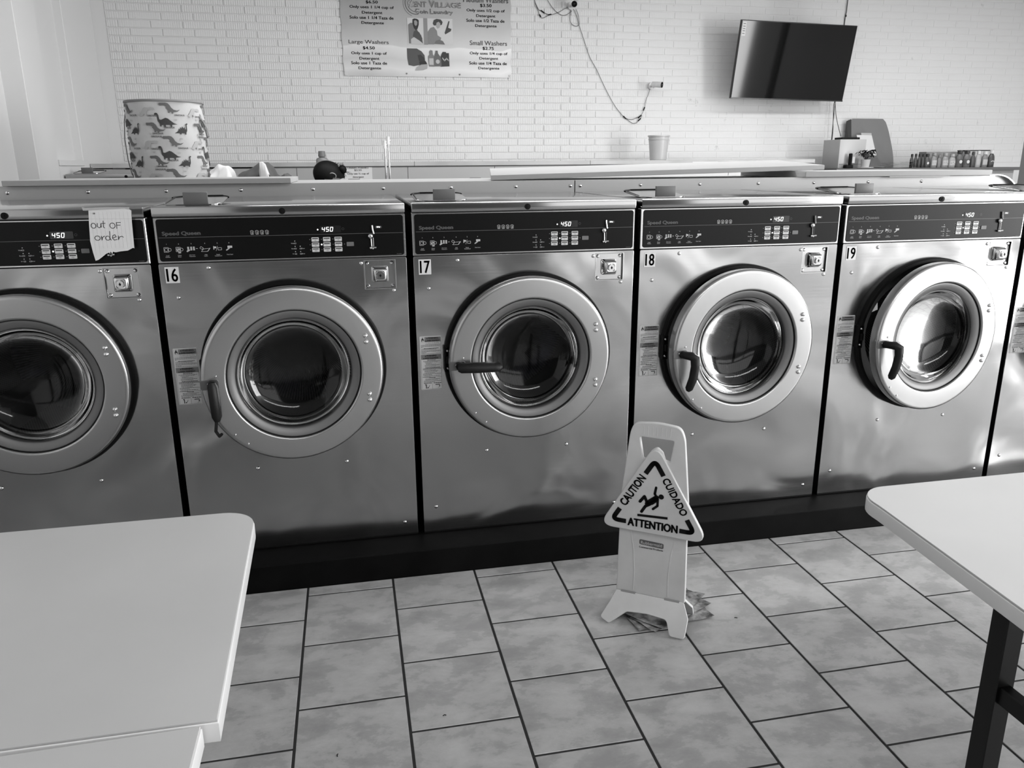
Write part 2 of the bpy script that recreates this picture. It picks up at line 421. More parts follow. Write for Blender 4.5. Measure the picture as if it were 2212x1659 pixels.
# right wall and shop front with window openings
R_ = MB()
R_.box((RX, FY, -.01), (RX+.15, BY, .12)); R_.box((RX, FY, 3.1), (RX+.15, BY, CZ)); R_.box((RX, -2.0, .12), (RX+.15, BY, 3.1)); R_.box((RX, FY, .12), (RX+.15, -6.2, 3.1))
struct(R_.build('wall_right', M_wall))
R_ = MB()
R_.box((-1.8, FY-.15, -.01), (3.4, FY, CZ)); R_.box((3.4, FY-.15, 3.15), (RX, FY, CZ)); R_.box((3.4, FY-.15, -.01), (RX, FY, .35)); R_.box((9.2, FY-.15, .35), (RX, FY, 3.15))
struct(R_.build('wall_front', M_darkwall))
alu = mat('window_aluminium', 150, .4, 1)
def window(n, pts):
    f = MB()
    for a, b in pts: f.box(a, b)
    return struct(f.build('window_%d' % n, alu))
window(1, [((RX+.02, y-.03, .12), (RX+.08, y+.03, 3.1)) for y in (-6.17, -4.1, -2.03)]+[((RX+.02, -6.2, .12), (RX+.08, -2.0, .18)), ((RX+.02, -6.2, 3.04), (RX+.08, -2.0, 3.1))])
window(2, [((x-.03, FY-.1, .35), (x+.03, FY-.04, 3.15)) for x in (3.43, 5.3, 7.2, 9.17)]+[((3.4, FY-.1, .35), (9.2, FY-.04, .42)), ((3.4, FY-.1, 3.08), (9.2, FY-.04, 3.15))])
# dark door edge at the far right
d = struct(MB().box((6.36, 2.9, 0), (6.41, 3.0, 3.395), .004).build('trim_3', mat('grey_metal', 105, .4)))
d.location = (0, 0, 0)

# black plinth under the machines
tag(MB().box((-1.6, -.153, 0), (4.9, 1.0, .1095), .003).build('plinth', M_plinth), 'long black painted plinth carrying the row of washing machines', 'plinth')

# ------------------------------------------------------------------ washing machine prototype
W, DEP, ZT, ZC, ZS, ZB = .8745, .937, 1.447, 1.410, 1.2515, .1105
DCX, DCZ = .441, .843
wm = thing('washing_machine', '', 'washing machine', group='stainless washing machines in the front row')
b = MB()
b.box((.005, .004, ZB), (.012, DEP, ZC)); b.box((W-.012, .004, ZB), (W-.005, DEP, ZC)); b.box((.012, DEP-.008, ZB), (W-.012, DEP, ZC))
b.box((.012, .004, ZB), (W-.012, DEP-.008, ZB+.008)); b.box((.012, .02, ZS-.02), (W-.012, DEP-.008, ZS-.012))
b.build('cabinet', M_dark, wm)
plate = curve_mesh([rrect(.0012, ZB+.0015, W-.0012, ZS-.0037, .004, 2), circle(DCX, DCZ, .338), rrect(.716, 1.133, .831, 1.240, .003, 2)], .0015, .0012)
MB().mesh(plate, False, F(.003)).build('front_panel', M_steel, wm)
# dark rolled bottom edge and shadow gap under the console
MB().box((.001, -.0005, ZB+.0002), (W-.001, .008, ZB+.007)).build('bottom_edge', M_black, wm)
MB().box((.003, .001, ZS-.003), (W-.003, .01, ZS-.0002)).build('seam_gap', M_black, wm)
MB().box((0, 0, ZS), (W, .04, ZC), .002).build('console_frame', steel('console_steel', 205, .25, .0003, axis=0), wm)
cp = MB().mesh(curve_mesh([rrect(.009, 1.2585, W-.0075, 1.4045, .009)], .001, .0004), False, F(-.001)).build('console_panel', M_cons, wm)
cap = MB().box((-.001, -.008, ZC+.002), (W+.001, DEP, ZT), .004, None, 2).build('top_cover', M_top, wm)
lk = MB().cyl((.439, -.008, 1.4265), (.439, -.0125, 1.4265), .0112, n=24).cyl((.439, -.012, 1.4265), (.439, -.014, 1.4265), .007, .006, n=20).box((.4375, -.0155, 1.4205), (.4405, -.013, 1.4325)).build('top_lock', M_black, wm)
# soap dispenser lid
ly0, ly1 = .07, .30
lidM = Matrix.Translation((0, ly0, 1.4495)) @ Matrix.Rotation(.085, 4, 'X')
lid = MB().mesh(curve_mesh([rrect(.024, 0, .222, .235, .045, 6)], .0015, .0012), False, lidM).build('soap_lid', M_top, wm)
loop = [lidM @ Vector((x, y, .002)) for x, y in rrect(.022, -.002, .224, .237, .045, 6)]
MB().tube(loop[0:14], .0035, 6).build('lid_gasket', M_black, lid)
MB().tube([lidM @ Vector(p) for p in ((.03, .03, 0), (.03, .2, .002), (.06, .232, .003), (.2, .235, .003))], .004, 6).build('lid_hinge', M_black, lid)
MB().box((.092, .085, 1.452), (.176, .097, 1.493), .002, None, 2).build('lid_handle', M_tab, wm)

# screws
sp = MB().lathe([(0, -.0042), (.0035, -.0040), (.006, -.0025), (.0072, 0)], 12, axis='y').build('screw', M_screw, wm)
spots = [(.167, 1.231), (.054, 1.127), (.706, 1.231), (.822, 1.125), (.267, .453), (.605, .453), (.822, .168), (.052, .224)]
for i, (x, z) in enumerate(spots):
    o = sp if i == 0 else sp.copy()
    if i: COL.objects.link(o)
    o.location = (x, -.0005, z)

# console print: line, icons, captions
C = MB(); y_ = F(-.0030)
C.stroke([(.013, 1.341), (W-.009, 1.340)], .0014, y_, False)
ln = .0011
def box2(c, x0, y0, x1, y1, w_=ln): c.stroke([(x0, y0), (x1, y0), (x1, y1), (x0, y1), (x0, y0)], w_, y_, False)
def ring2(c, x, y, r, w_=ln, n=18): c.stroke([(x+r*math.cos(2*PI*i/n), y+r*math.sin(2*PI*i/n)) for i in range(n+1)], w_, y_, False)
I = MB()
for k, x in enumerate((.036, .076, .118, .164, .206, .246)):
    put(I, str(k+1), x, 1.3185, None, .0042, M=y_)
box2(I, .026, 1.291, .041, 1.307); ring2(I, .0335, 1.299, .0055); ring2(I, .0445, 1.299, .0055)
box2(I, .066, 1.292, .081, 1.307); ring2(I, .0735, 1.299, .0055); ring2(I, .0845, 1.299, .005); I.stroke([(.070, 1.297), (.076, 1.300)], .004, y_); I.stroke([(.074, 1.288), (.080, 1.288)], .004, y_); I.stroke([(.080, 1.288), (.081, 1.294)], .002, y_)
for x in (.107, .117, .126):
    for z in (1.297, 1.3015, 1.306): I.rect(x-.003, z-.0017, x+.003, z+.0017, y_)
I.stroke([(.103, 1.292), (.110, 1.296)], .005, y_); I.rect(.133, 1.3005, .139, 1.302, y_)
I.stroke([(.146, 1.302), (.150, 1.308), (.158, 1.302), (.154, 1.297), (.146, 1.302)], ln, y_, False); I.stroke([(.150, 1.290), (.171, 1.290), (.180, 1.301), (.158, 1.299), (.150, 1.290)], ln, y_, False); I.stroke([(.172, 1.291), (.180, 1.301)], .0025, y_)
I.stroke([(.193, 1.307), (.193, 1.297)], .003, y_); I.disc(.198, 1.3035, .0035, y_, 10); I.stroke([(.206, 1.308), (.200, 1.291)], ln, y_, False); box2(I, .207, 1.294, .219, 1.302)
I.rect(.240, 1.3005, .256, 1.308, y_); I.stroke([(.236, 1.293), (.242, 1.297), (.248, 1.302)], .0042, y_)
for x, a, b_ in ((.036, 'Load', 'Clothes'), (.076, 'Close', 'Door'), (.118, 'Select Cycle', 'Temperature'), (.164, 'Add', 'Supplies'), (.206, 'Insert', 'Coins/Card'), (.246, 'Push Start', '')):
    put(I, a, x, 1.2785 if b_ else 1.2775, None, .0036, M=y_, bold=.02)
    if b_: put(I, b_, x, 1.2735, None, .0036, M=y_, bold=.02)
for k in range(4):   # measuring jugs
    x = .328+k*.0172
    I.stroke([(x-.005, 1.358), (x-.0035, 1.346), (x+.005, 1.346), (x+.006, 1.357), (x+.001, 1.360), (x-.005, 1.358)], .0012, y_, False)
    I.stroke([(x+.001, 1.347), (x+.001, 1.356)], .0022, y_, False)
# small status lamps with captions
for x, z, t in ((.474, 1.3185, 'Wash'), (.474, 1.2995, 'Rinse'), (.474, 1.2805, 'Spin'), (.492, 1.2995, 'Door'), (.492, 1.2805, 'Error')):
    I.disc(x, z, .0017, y_, 8)
    put(I, t, x+(-.008 if x < .48 else .010), z-.008, None, .0034, M=y_, bold=.02); box2(I, x-.002, z-.010, x+.004, z-.0065, .0008)
I.build('icon_print', M_liteprint, cp)['kind'] = 'stuff'
C.build('dividing_line', mat('mid_grey_line', 88, .5), cp)
put(T := MB(), 'Speed Queen', .0895, 1.3535, .127, .0165, bold=.045, M=y_)
T.build('brand_lettering', mat('brand_grey', 96, .5), cp)
# display
MB().mesh(curve_mesh([rrect(.566, 1.3455, .640, 1.3705, .002, 2)], .0004), False, F(-.0028)).build('display_window', mat('display_glass', 30, .15), cp)
S = MB()
SEG = {'4': 'fgbc', '5': 'afgcd', '0': 'abcdef'}
for k, ch in enumerate('450'):
    x = .578+k*.0145; z = 1.358; hw, hh = .0042, .0072; sk = .0012
    P_ = {'a': ((-hw, hh), (hw, hh)), 'g': ((-hw, 0), (hw, 0)), 'd': ((-hw, -hh), (hw, -hh)), 'f': ((-hw, 0), (-hw, hh)), 'b': ((hw, 0), (hw, hh)), 'e': ((-hw, -hh), (-hw, 0)), 'c': ((hw, -hh), (hw, 0))}
    for s_ in SEG[ch]:
        (a, b1), (c_, d1) = P_[s_]
        S.stroke([(x+a+sk*b1/hh, z+b1), (x+c_+sk*d1/hh, z+d1)], .0022, F(-.0034), False)
S.disc(.558, 1.3575, .0026, F(-.0032)); S.build('display_digits', M_led, cp)['kind'] = 'stuff'
r3 = MB(); ring2(r3, .648, 1.3585, .004, .0012); r3.build('sensor_ring', mat('dark_grey_line', 60, .4), cp)
# keypad
kproto = None
for r in range(3):
    for c in range(3):
        x, z = .5465+c*.041, 1.3225-r*.0187
        if kproto is None:
            kproto = MB().mesh(curve_mesh([rrect(-.0127, -.0073, .0127, .0073, .0018, 2)], .001, .0004), False, F(-.0012)).build('cycle_key', M_key, cp); k_ = kproto
        else: k_ = kproto.copy(); COL.objects.link(k_)
        k_.location = (x, -.002, z)
        q = MB(); q.rect(-.0105, .0018, .0105, .0048, F(-.0028)); put(q, ('<2', '<2', '<2', '<2', '1', '1', '<02', '<02', '<02')[r*3+c], 0, -.003, None, .0045, M=F(-.0028)); q.build('key_print', M_print, k_)
D_ = MB()
for r in range(3):
    for c in range(3): D_.disc(.5275+c*.041, 1.3225-r*.0187, .0017, y_, 8)
D_.disc(.6505, 1.3035, .0017, y_, 8); D_.build('lamp_dots', M_greyprint, cp)['kind'] = 'stuff'
MB().disc(.5685, 1.3038, .0028, F(-.0032)).build('lit_lamp', M_led, cp)
MB().mesh(curve_mesh([rrect(-.0127, -.0073, .0127, .0073, .0018, 2)], .001, .0004), False, F(-.0012)).build('start_key', mat('start_key_grey', 98, .5), cp, loc=(.671, -.002, 1.303))
# coin slot
cs = MB()
cs.tube([(.7535, -.006, 1.369), (.755, -.007, 1.352), (.758, -.007, 1.338)], .0035, 8)
cs.tube([(.7475, -.005, 1.322), (.7485, -.005, 1.292)], .0024, 8); cs.tube([(.7555, -.005, 1.324), (.7555, -.005, 1.292)], .0012, 6)
cs.ball((.7455, -.008, 1.330), .0098, 16, sy=.8)
cs.ball((.744, -.008, 1.287), .0045, 10); cs.ball((.752, -.008, 1.285), .004, 10); cs.tube([(.744, -.008, 1.287), (.765, -.010, 1.2885)], .0035, 8)
cs.build('coin_slot', M_chrome, cp)
MB().stroke([(.7505, 1.325), (.752, 1.292)], .006, F(-.0032)).build('coin_groove', mat('slot_black', 5, .6), cp)
t = MB(); put(t, '25¢', .776, 1.362, .013, .0055, bold=.03, M=F(-.0034)); t.build('price_lettering', M_led, cp)
MB().mesh(curve_mesh([rrect(.764, 1.3575, .789, 1.3665, .0044)], .0002), False, F(-.0029)).build('price_badge', mat('badge_grey', 55, .5), cp)
t = MB(); put(t, 'TSC20401', .848, 1.2625, .018, .0026, M=y_); t.build('part_code', M_greyprint, cp)

# coin box door in its recess
bx = MB()
for a, c_ in (((.714, .002, 1.131), (.716, .03, 1.242)), ((.831, .002, 1.131), (.833, .03, 1.242)), ((.716, .002, 1.131), (.831, .03, 1.133)), ((.716, .002, 1.240), (.831, .03, 1.242))): bx.box(a, c_)
bx.build('coin_box_recess', M_black, wm)
cb = MB().box((.7165, .010, 1.1335), (.8305, .030, 1.2395), .001).build('coin_box_door', steel('coin_steel', 200, .2, .0002), wm)
MB().mesh(curve_mesh([rrect(.7145, 1.1315, .8325, 1.2415, .003, 2), rrect(.7175, 1.1345, .8295, 1.2385, .002, 2)], .0004, .0004), False, F(.0008)).build('recess_rim', M_ring, wm)
for x, z in ((.7275, 1.229), (.819, 1.229), (.7275, 1.144), (.819, 1.144)): MB().lathe([(0, .0045), (.004, .005), (.0062, .0072), (.007, .0101)], 14, Matrix.Translation((x, 0, z)), 'y').build('rivet', M_screw, cb)
hb = MB(); rings = [(.0315, .0101, .008), (.031, .004, .008), (.0285, .000, .009), (.0275, -.006, .009), (.0235, -.016, .009), (.0200, -.0215, .009), (.0165, -.0230, .008), (.0145, -.0225, .007)]
vs = []; nn_ = 0
for hw, y, rad in rings:
    L_ = rrect(.7735-hw, 1.1865-hw, .7735+hw, 1.1865+hw, rad, 5); nn_ = len(L_); vs += [(x, y, z) for x, z in L_]
hb.add(vs, [(k*nn_+i, (k+1)*nn_+i, (k+1)*nn_+(i+1) % nn_, k*nn_+(i+1) % nn_) for k in range(len(rings)-1) for i in range(nn_)]+[tuple(range((len(rings)-1)*nn_, len(rings)*nn_))[::-1]], True)
hb = hb.build('lock_housing', M_chrome, cb, angle=60)
MB().cyl((.7735, -.022, 1.1865), (.7735, -.031, 1.1865), .0125, n=20).build('lock_barrel', M_chrome, cb)
MB().box((.7725, -.0322, 1.181), (.7745, -.0305, 1.193)).disc(.7735, 1.1865, .004, F(-.0312), 10).build('keyhole', M_black, cb)

# warning label
lb = MB().mesh(curve_mesh([rrect(.0115, .727, .095, .942, .003, 3)], .0002), False, F(-.0002)).build('warning_label', M_white, wm)
yl = F(-.0012); yl2 = F(-.0018)
for q4 in ((.0305, .9195, .0925, .9385), (.0145, .8495, .0925, .8690)): MB().rect(*q4, yl).build('header_band', mat('label_band_grey', 120, .5), lb)
p_ = MB()
put(p_, 'WARNING', .064, .9340, .040, .0072, bold=.03, M=yl2); put(p_, 'AVERTISSEMENT', .064, .9242, .050, .0068, bold=.03, M=yl2)
put(p_, 'WARNING', .055, .8640, .040, .0072, bold=.03, M=yl2); put(p_, 'AVERTISSEMENT', .055, .8542, .054, .0068, bold=.03, M=yl2)
for x, z in ((.040, .9338), (.0355, .9240), (.0315, .8638), (.0245, .8540)): p_.add([(x-.003, z-.003, 0), (x+.003, z-.003, 0), (x, z+.003, 0)], [(0, 1, 2)], False, yl2)
put(p_, 'To reduce the risk of fire', .060, .9155, .052, .0036, M=yl2)
p_.add([(.0175+a, .921+c_, 0) for a, c_ in ((.001, .0), (.006, -.0005), (.0105, .001), (.0112, .006), (.0085, .011), (.0075, .009), (.006, .0175), (.0035, .012), (.0005, .007))], [tuple(range(9))], False, yl2)
rr = random.Random(3)
def line(z, x0, x1, hgt=.0013):
    x = x0
    while x < x1:
        l = rr.uniform(.002, .008); p_.rect(x, z-hgt/2, min(x+l, x1), z+hgt/2, yl2); x += l+.0011
for z, a, c_, hh in ((.9095, .033, .090, .0011), (.9060, .016, .090, .0012), (.9015, .016, .089, .0012), (.8975, .016, .022, .0012), (.8935, .026, .084, .0022), (.8895, .016, .076, .0012), (.8850, .016, .091, .0013), (.8810, .016, .091, .0013), (.8770, .016, .036, .0012), (.8730, .016, .090, .0013)): line(z, a, c_, hh)
for z, a, c_, hh in ((.8465, .038, .072, .0022), (.842, .022, .088, .0013), (.838, .028, .078, .0013), (.834, .032, .056, .0013), (.830, .032, .072, .0013), (.826, .028, .086, .0013), (.822, .028, .072, .0013), (.8165, .030, .086, .0024), (.812, .020, .091, .0022), (.8075, .020, .070, .0013), (.8035, .026, .080, .0013), (.7995, .026, .076, .0013), (.7955, .026, .066, .0013), (.7915, .020, .091, .0013), (.7875, .020, .054, .0013), (.7835, .022, .084, .0013), (.779, .020, .048, .0013), (.7755, .044, .068, .0022), (.7705, .028, .086, .0013), (.7665, .028, .076, .0013), (.7625, .022, .091, .0013), (.7585, .022, .066, .0013), (.7535, .022, .054, .0024), (.7535, .060, .091, .0024)): line(z, a, c_, hh)
p_.stroke([(.0145, .8485), (.0145, .7295), (.0925, .7295), (.0925, .9385)], .0006, yl2, False); p_.stroke([(.0165, .778), (.0925, .778)], .0006, yl2, False); p_.stroke([(.055, .7295), (.055, .751)], .0006, yl2, False)
p_.stroke([(.031, .7475), (.031, .7335)], .0030, yl2); p_.stroke([(.028, .7475), (.031, .7475)], .003, yl2); p_.stroke([(.036, .7345), (.041, .737), (.044, .745)], .0012, yl2); p_.disc(.037, .735, .0022, yl2)
p_.stroke([(.068, .7465), (.083, .7465)], .0028, yl2); p_.stroke([(.083, .7465), (.083, .740)], .0016, yl2); p_.disc(.083, .740, .0022, yl2); p_.stroke([(.083, .737), (.077, .7325)], .0008, yl2)
p_.build('label_print', mat('label_ink', 45, .5), lb)['kind'] = 'stuff'
fm = MB().add([(.0235+a, .9205+c_, 0) for a, c_ in ((-.003, .002), (.0, .0), (.003, .002), (.0025, .006), (0, .004), (-.002, .007))], [tuple(range(6))], False, F(-.0022)).build('flame_centre', M_white, lb)

# door opening: black boot seal, drum with lifters
so = MB().lathe([(.338, -.002), (.338, .03), (.28, .035), (.250, .05), (.248, .09), (.30, .10)], 72, Matrix.Translation((DCX, 0, DCZ)), 'y').build('boot_seal', M_black, wm)
lr = MB().lathe([(.3375, .002), (.3378, -.020), (.334, -.026), (.322, -.026), (.318, -.018), (.318, .004)], 96, Matrix.Translation((DCX, 0, DCZ)), 'y').build('door_frame_ring', M_black, wm)
dr = MB().lathe([(.30, .09), (.302, .10), (.302, .60), (.0, .605)], 72, Matrix.Translation((DCX, 0, DCZ)), 'y').build('drum', M_drum, wm, angle=60)
def lifter(a):
    m = MB(); sec = []
    for i in range(7):
        t = (i/6-.5)*2; sec.append((t*.075, .30-.115*math.cos(t*PI/2)**1.3))
    vs = []; n = len(sec)
    for y in (.11, .59):
        for u, r in sec:
            ca, sa = math.cos(a), math.sin(a)
            vs.append((DCX+r*ca-u*sa, y, DCZ+r*sa+u*ca))
    m.add(vs, [(i, i+1, n+i+1, n+i) for i in range(n-1)]+[tuple(range(n)), tuple(range(n, 2*n))[::-1]], True)
    return m
# latch plate on the left of the opening
lp = MB().box((.103, -.026, .80), (.128, .0, .90), .002).box((.110, -.036, .835), (.124, -.02, .865), .002).build('latch_plate', M_black, wm)
for z in (.885, .815): MB().lathe([(0, -.031), (.003, -.030), (.0055, -.026)], 10, Matrix.Translation((.115, 0, z)), 'y').build('latch_screw', M_screw, lp)

# the door (origin on the hinge line)
def make_door(parent, ang, handle, dz=0):
    d = MB(); T0 = Matrix.Translation((-.325, 0, 0))
    d.lathe([(.300, .036), (.3245, .034), (.3250, .000), (.3225, -.007), (.317, -.0105), (.312, -.0115), (.309, -.0116), (.249, -.0116), (.246, -.0115), (.2425, -.010), (.2405, -.005), (.2405, .012)], 128, T0, 'y')
    dr_ = d.build('door', M_ring, parent, angle=50); dr_.location = (.766, -.047, DCZ+dz); dr_.rotation_euler = (0, 0, ang)
    MB().lathe([(.2405, .008), (.238, .000), (.234, -.001), (.212, .010), (.2085, .014), (.2075, .030)], 96, T0, 'y').build('inner_ring', mat('inner_ring_steel', 112, .5, .6), dr_, angle=60)
    MB().lathe([(.241, .0035), (.2412, -.0045), (.2385, -.0040), (.2380, .0035)], 96, T0, 'y').build('ring_seam', M_black, dr_)
    g = MB().lathe([(.2085, .022), (.205, .014), (.199, .018), (.196, .030), (.190, .055), (.170, .082), (.13, .098), (.08, .106), (.03, .109), (.001, .1095)], 96, T0, 'y').build('door_glass', M_glass, dr_, angle=80)
    MB().lathe([(.212, .016), (.212, .050), (.3, .05)], 64, T0, 'y').build('door_gasket', M_black, dr_)
    for x, z in ((-.0635, .127), (-.0625, .1035), (-.0605, -.099), (-.0605, -.122)):
        MB().lathe([(0, -.020), (.004, -.0195), (.0075, -.0165), (.0088, -.0115)], 16, axis='y').build('hinge_bolt', M_screw, dr_, loc=(x, 0, z))
    for x, z in ((-.600, .024), (-.627, -.001), (-.5555, -.2), (-.514, -.2405)):
        MB().lathe([(0, -.0155), (.003, -.015), (.0048, -.0115)], 10, axis='y').build('door_screw', M_screw, dr_, loc=(x, 0, z))
    hx, hz = -.612, -.006
    b_ = MB().mesh(curve_mesh([rrect(-.652, -.022, -.592, .012, .008)], .001, .0006), False, F(-.0125)).build('handle_plate', mat('handle_plate_steel', 120, .35, 1), dr_)
    hm = MB()
    if handle == 'down':
        hm.cyl((hx, -.011, hz), (hx, -.032, hz), .017, n=20)
        hm.tube([(hx, -.036, hz+.014), (hx, -.038, hz), (hx+.002, -.040, hz-.06), (hx+.003, -.040, hz-.11), (hx+.003, -.040, hz-.128)], .015, 16, rs=[.012, .020, .021, .0195, .011], flat=.8)
    elif handle == 'right':
        hm.cyl((hx, -.011, hz), (hx, -.032, hz), .017, n=20)
        hm.tube([(hx-.012, -.036, hz-.002), (hx, -.038, hz-.002), (hx+.06, -.040, hz-.004), (hx+.13, -.040, hz-.006), (hx+.150, -.040, hz-.006), (hx+.160, -.040, hz-.005)], .015, 16, rs=[.014, .021, .022, .0215, .019, .010], flat=.8)
    else:
        hm.tube([(hx, -.012, hz), (hx+.004, -.030, hz+.001), (hx+.018, -.052, hz+.001), (hx+.030, -.062, hz-.008), (hx+.032, -.064, hz-.04), (hx+.026, -.062, hz-.09), (hx+.012, -.058, hz-.132), (hx+.008, -.056, hz-.142)], .015, 16, rs=[.016, .016, .018, .020, .0185, .0180, .0160, .008], flat=.95)
    hm.build('door_handle', mat('black_handle', 13, .5, 0, .3, bump=(120, .5, .001)), dr_, angle=60)
    if handle == 'down':
        MB().stroke([(hx+.001, hz-.12), (hx-.006, hz-.165), (hx+.004, hz-.185), (hx+.012, hz-.178)], .011, F(-.036)).build('loose_tape', mat('black_tape', 18, .3), dr_)
    return dr_

machines = {}
def machine(num, ang, handle, lif, label):
    r = copy_tree(wm) if machines else wm
    if machines:
        for c in list(r.children):
            if c.name.split('.')[0] in ('lifter', 'door', 'number_sticker'):
                for g in c.children: bpy.data.objects.remove(g)
                bpy.data.objects.remove(c)
    r.location = ((num-16)*.9, 0, 0); r['label'] = label
    for k in range(3): lifter(lif+k*2*PI/3).build('lifter', M_drumplate, r, angle=60)
    make_door(r, ang, handle)
    s = MB().rect(-.0235, -.0285, .0235, .0285, F(-.0006)).box((-.0235, -.0005, -.0285), (.0235, .0, .0285)).build('number_sticker', M_white, r, loc=(.0425, -.0005, 1.2095))
    t = MB(); put(t, str(num), 0, 0, .036, .046, bold=.012, M=F(-.0014)); t.build('number', M_print, s)
    machines[num] = r
RAD = math.radians
machine(16, RAD(9.0), 'down', 1.1, 'washing machine numbered 16 with tape hanging from its downward handle')
machine(17, RAD(2.4), 'right', .2, 'washing machine numbered 17 with its black door handle lying level')
machine(18, RAD(4.4), 'bent', .9, 'washing machine numbered 18, door slightly ajar, behind the caution sign')
machine(19, RAD(6.5), 'bent', .5, 'washing machine numbered 19 behind the right-hand table, door ajar')
machine(15, RAD(3), 'down', -.35, 'leftmost washing machine, with the handwritten out of order note')
machine(20, RAD(3), 'bent', .5, 'washing machine cut off by the right edge of the photo')
# ------------------------------------------------------------------ bulkhead behind the front row, with its slabs
bk = thing('bulkhead', 'low metal bulkhead running behind the front row of washing machines', 'bulkhead', (0, 0, 0))
MB().box((-.85, 1.004, .9), (4.30, 1.95, 1.499), .003).build('core', M_dark, bk)
for x0, x1 in ((-.85, 1.812), (1.816, 4.305)):
    MB().box((x0, .998, 1.0), (x1, 1.004, 1.502), .0015).build('face_panel', M_bulk, bk)
    MB().box((x0, .998, 1.4995), (x1, 1.95, 1.5035), .001).build('top_plate', M_bulk, bk)
bproto = None
for x in (-.815, -.482, -.148, .183, .513, .845, 1.177, 1.506, 1.79, 1.842, 2.168, 2.498, 2.834, 3.162, 3.494, 3.828):
    if bproto is None:
        bproto = MB().lathe([(0, -.0055), (.004, -.005), (.0075, -.0030), (.0085, 0)], 12, axis='y').build('bolt', M_screw, bk); o = bproto
    else: o = bproto.copy(); COL.objects.link(o)
    o.location = (x, .998, 1.475)
# rounded end with its bright edge strip
arc = [(4.305+.17*math.sin(a), 1.335+.17*math.cos(a)) for a in [i*PI/16 for i in range(9)]]
MB().mesh(curve_mesh([[(4.305, 1.0)]+[(4.305, 1.505)]+arc[1:]+[(4.475, 1.0)]], .45), False, F(1.46)).build('rounded_end', M_bulk, bk)
m = MB(); pts = [(4.256, 1.5065)]+[(4.305+.1725*math.sin(a), 1.3355+.1725*math.cos(a)) for a in [i*PI/20 for i in range(11)]]+[(4.4775, 1.05)]
m.mesh(curve_mesh([[(x, z) for x, z in pts]+[(x-.004, z-.004) for x, z in pts[::-1]]], .02), False, F(1.0)); m.build('edge_strip', M_chrome, bk)

def slab(name, label, cat, x0, x1, y0, y1, z0, z1, m=M_lam, loc=None, rot=None):
    t = thing(name, label, cat)
    MB().box((x0, y0+.0015, z0), (x1-.0015, y1, z1), .0015).build('board', m, t)
    MB().box((x0, y0-.001, z0+.001), (x1, y0+.0014, z1-.001), .0005).build('edge_band', mat('grey_edge_band', 150, .4), t)
    return t
t = slab('shelf_board', 'white laminate board on the bulkhead below the dinosaur hamper', 'board', -.815, .415, .955, 1.62, 1.5045, 1.5285)
# its right end is cut askew
t2 = slab('shelf_board', 'white laminate board on the bulkhead at the far right, with ragged front edge', 'board', 3.09, 4.25, .965, 1.7, 1.5045, 1.534)
MB().box((3.6, .9655, 1.5000), (3.98, .985, 1.5040), .001).build('torn_lining', M_edge, t2)
sk = thing('loose_board', 'long loose white board lying askew on the bulkhead, its right end lifted', 'board')
MB().mesh(curve_mesh([[(.0015, .0015), (1.8985, .0015), (1.99, .6185), (.13, .6185)]], .0115, .0012), False, Matrix.Translation((0, 0, .012))).build('board', M_lam, sk)
MB().box((0, -.003, .001), (1.90, -.0003, .023), .0005).build('edge_band', mat('grey_edge_band', 150, .4), sk)
sk.location = (1.385, 1.03, 1.5062); sk.rotation_euler = (RAD(2.6), RAD(-1.1), RAD(2.2))

# ------------------------------------------------------------------ second and third row of machines
SK = ('screw', 'number_sticker', 'warning_label', 'console_panel', 'coin_box_door', 'recess_rim', 'coin_box_recess', 'latch_plate', 'door_frame_ring', 'lifter')
src = machines[18]
for k, lab in enumerate(('washing machine facing away, under the patterned hamper', 'washing machine facing away, its grey lid handle beside the paper price sign',
        'washing machine facing away, its grey lid handle left of the loose white board')):
    c = copy_tree(src, None, SK); c.rotation_euler = (0, 0, PI); c.location = (-.035+k*.871+.0, 3.05, 0); c['label'] = lab; c['group'] = 'washing machines of the second row, facing away'
    c.location = ((-.021, .862, 1.745)[k], 3.05, 0)
c = copy_tree(src, None, SK); c.location = (-1.465, 3.9, 0); c.scale = (1, 1, 1.062); c['label'] = 'washing machine at the white wall, far left, only its top showing'; c['group'] = 'washing machines against the back wall'
for ch in c.children:
    pass
c = copy_tree(src, None, SK); c.location = (.05, 3.9, 0); c.scale = (1, .72, .95); c['label'] = 'low washing machine under the detergent bottle behind the bent person'; c['group'] = 'washing machines against the back wall'

# ------------------------------------------------------------------ ledge along the back wall
lg = thing('wall_ledge', 'pale panelled ledge running along the brick wall', 'ledge')
MB().box((-1.475, 4.62, 0), (5.40, 5.285, 1.57)).build('core', M_dark, lg)
xs = (-1.475, .239, 1.24, 2.06, 2.86, 4.46, 5.405)
for x0, x1 in zip(xs, xs[1:]): MB().box((x0+.002, 4.612, .9), (x1-.002, 4.62, 1.572), .001).build('face_panel', M_bulk, lg)
for x0, x1 in ((-1.475, .0), (.003, 1.30), (1.303, 3.00), (3.003, 5.41)):
    MB().box((x0, 4.600, 1.580), (x1, 5.285, 1.618), .002).build('cap', mat('ledge_cap', 178, .5, noise=(3, 170, 186, 4)), lg)
MB().box((-1.2, 4.606, 1.570), (-.02, 4.63, 1.580)).build('black_seam', M_black, lg)  # black strip marking the dark seam at the left
MB().box((-1.3, 4.606, 1.572), (5.40, 4.63, 1.581)).build('seam', mat('seam_grey', 70, .5), lg)

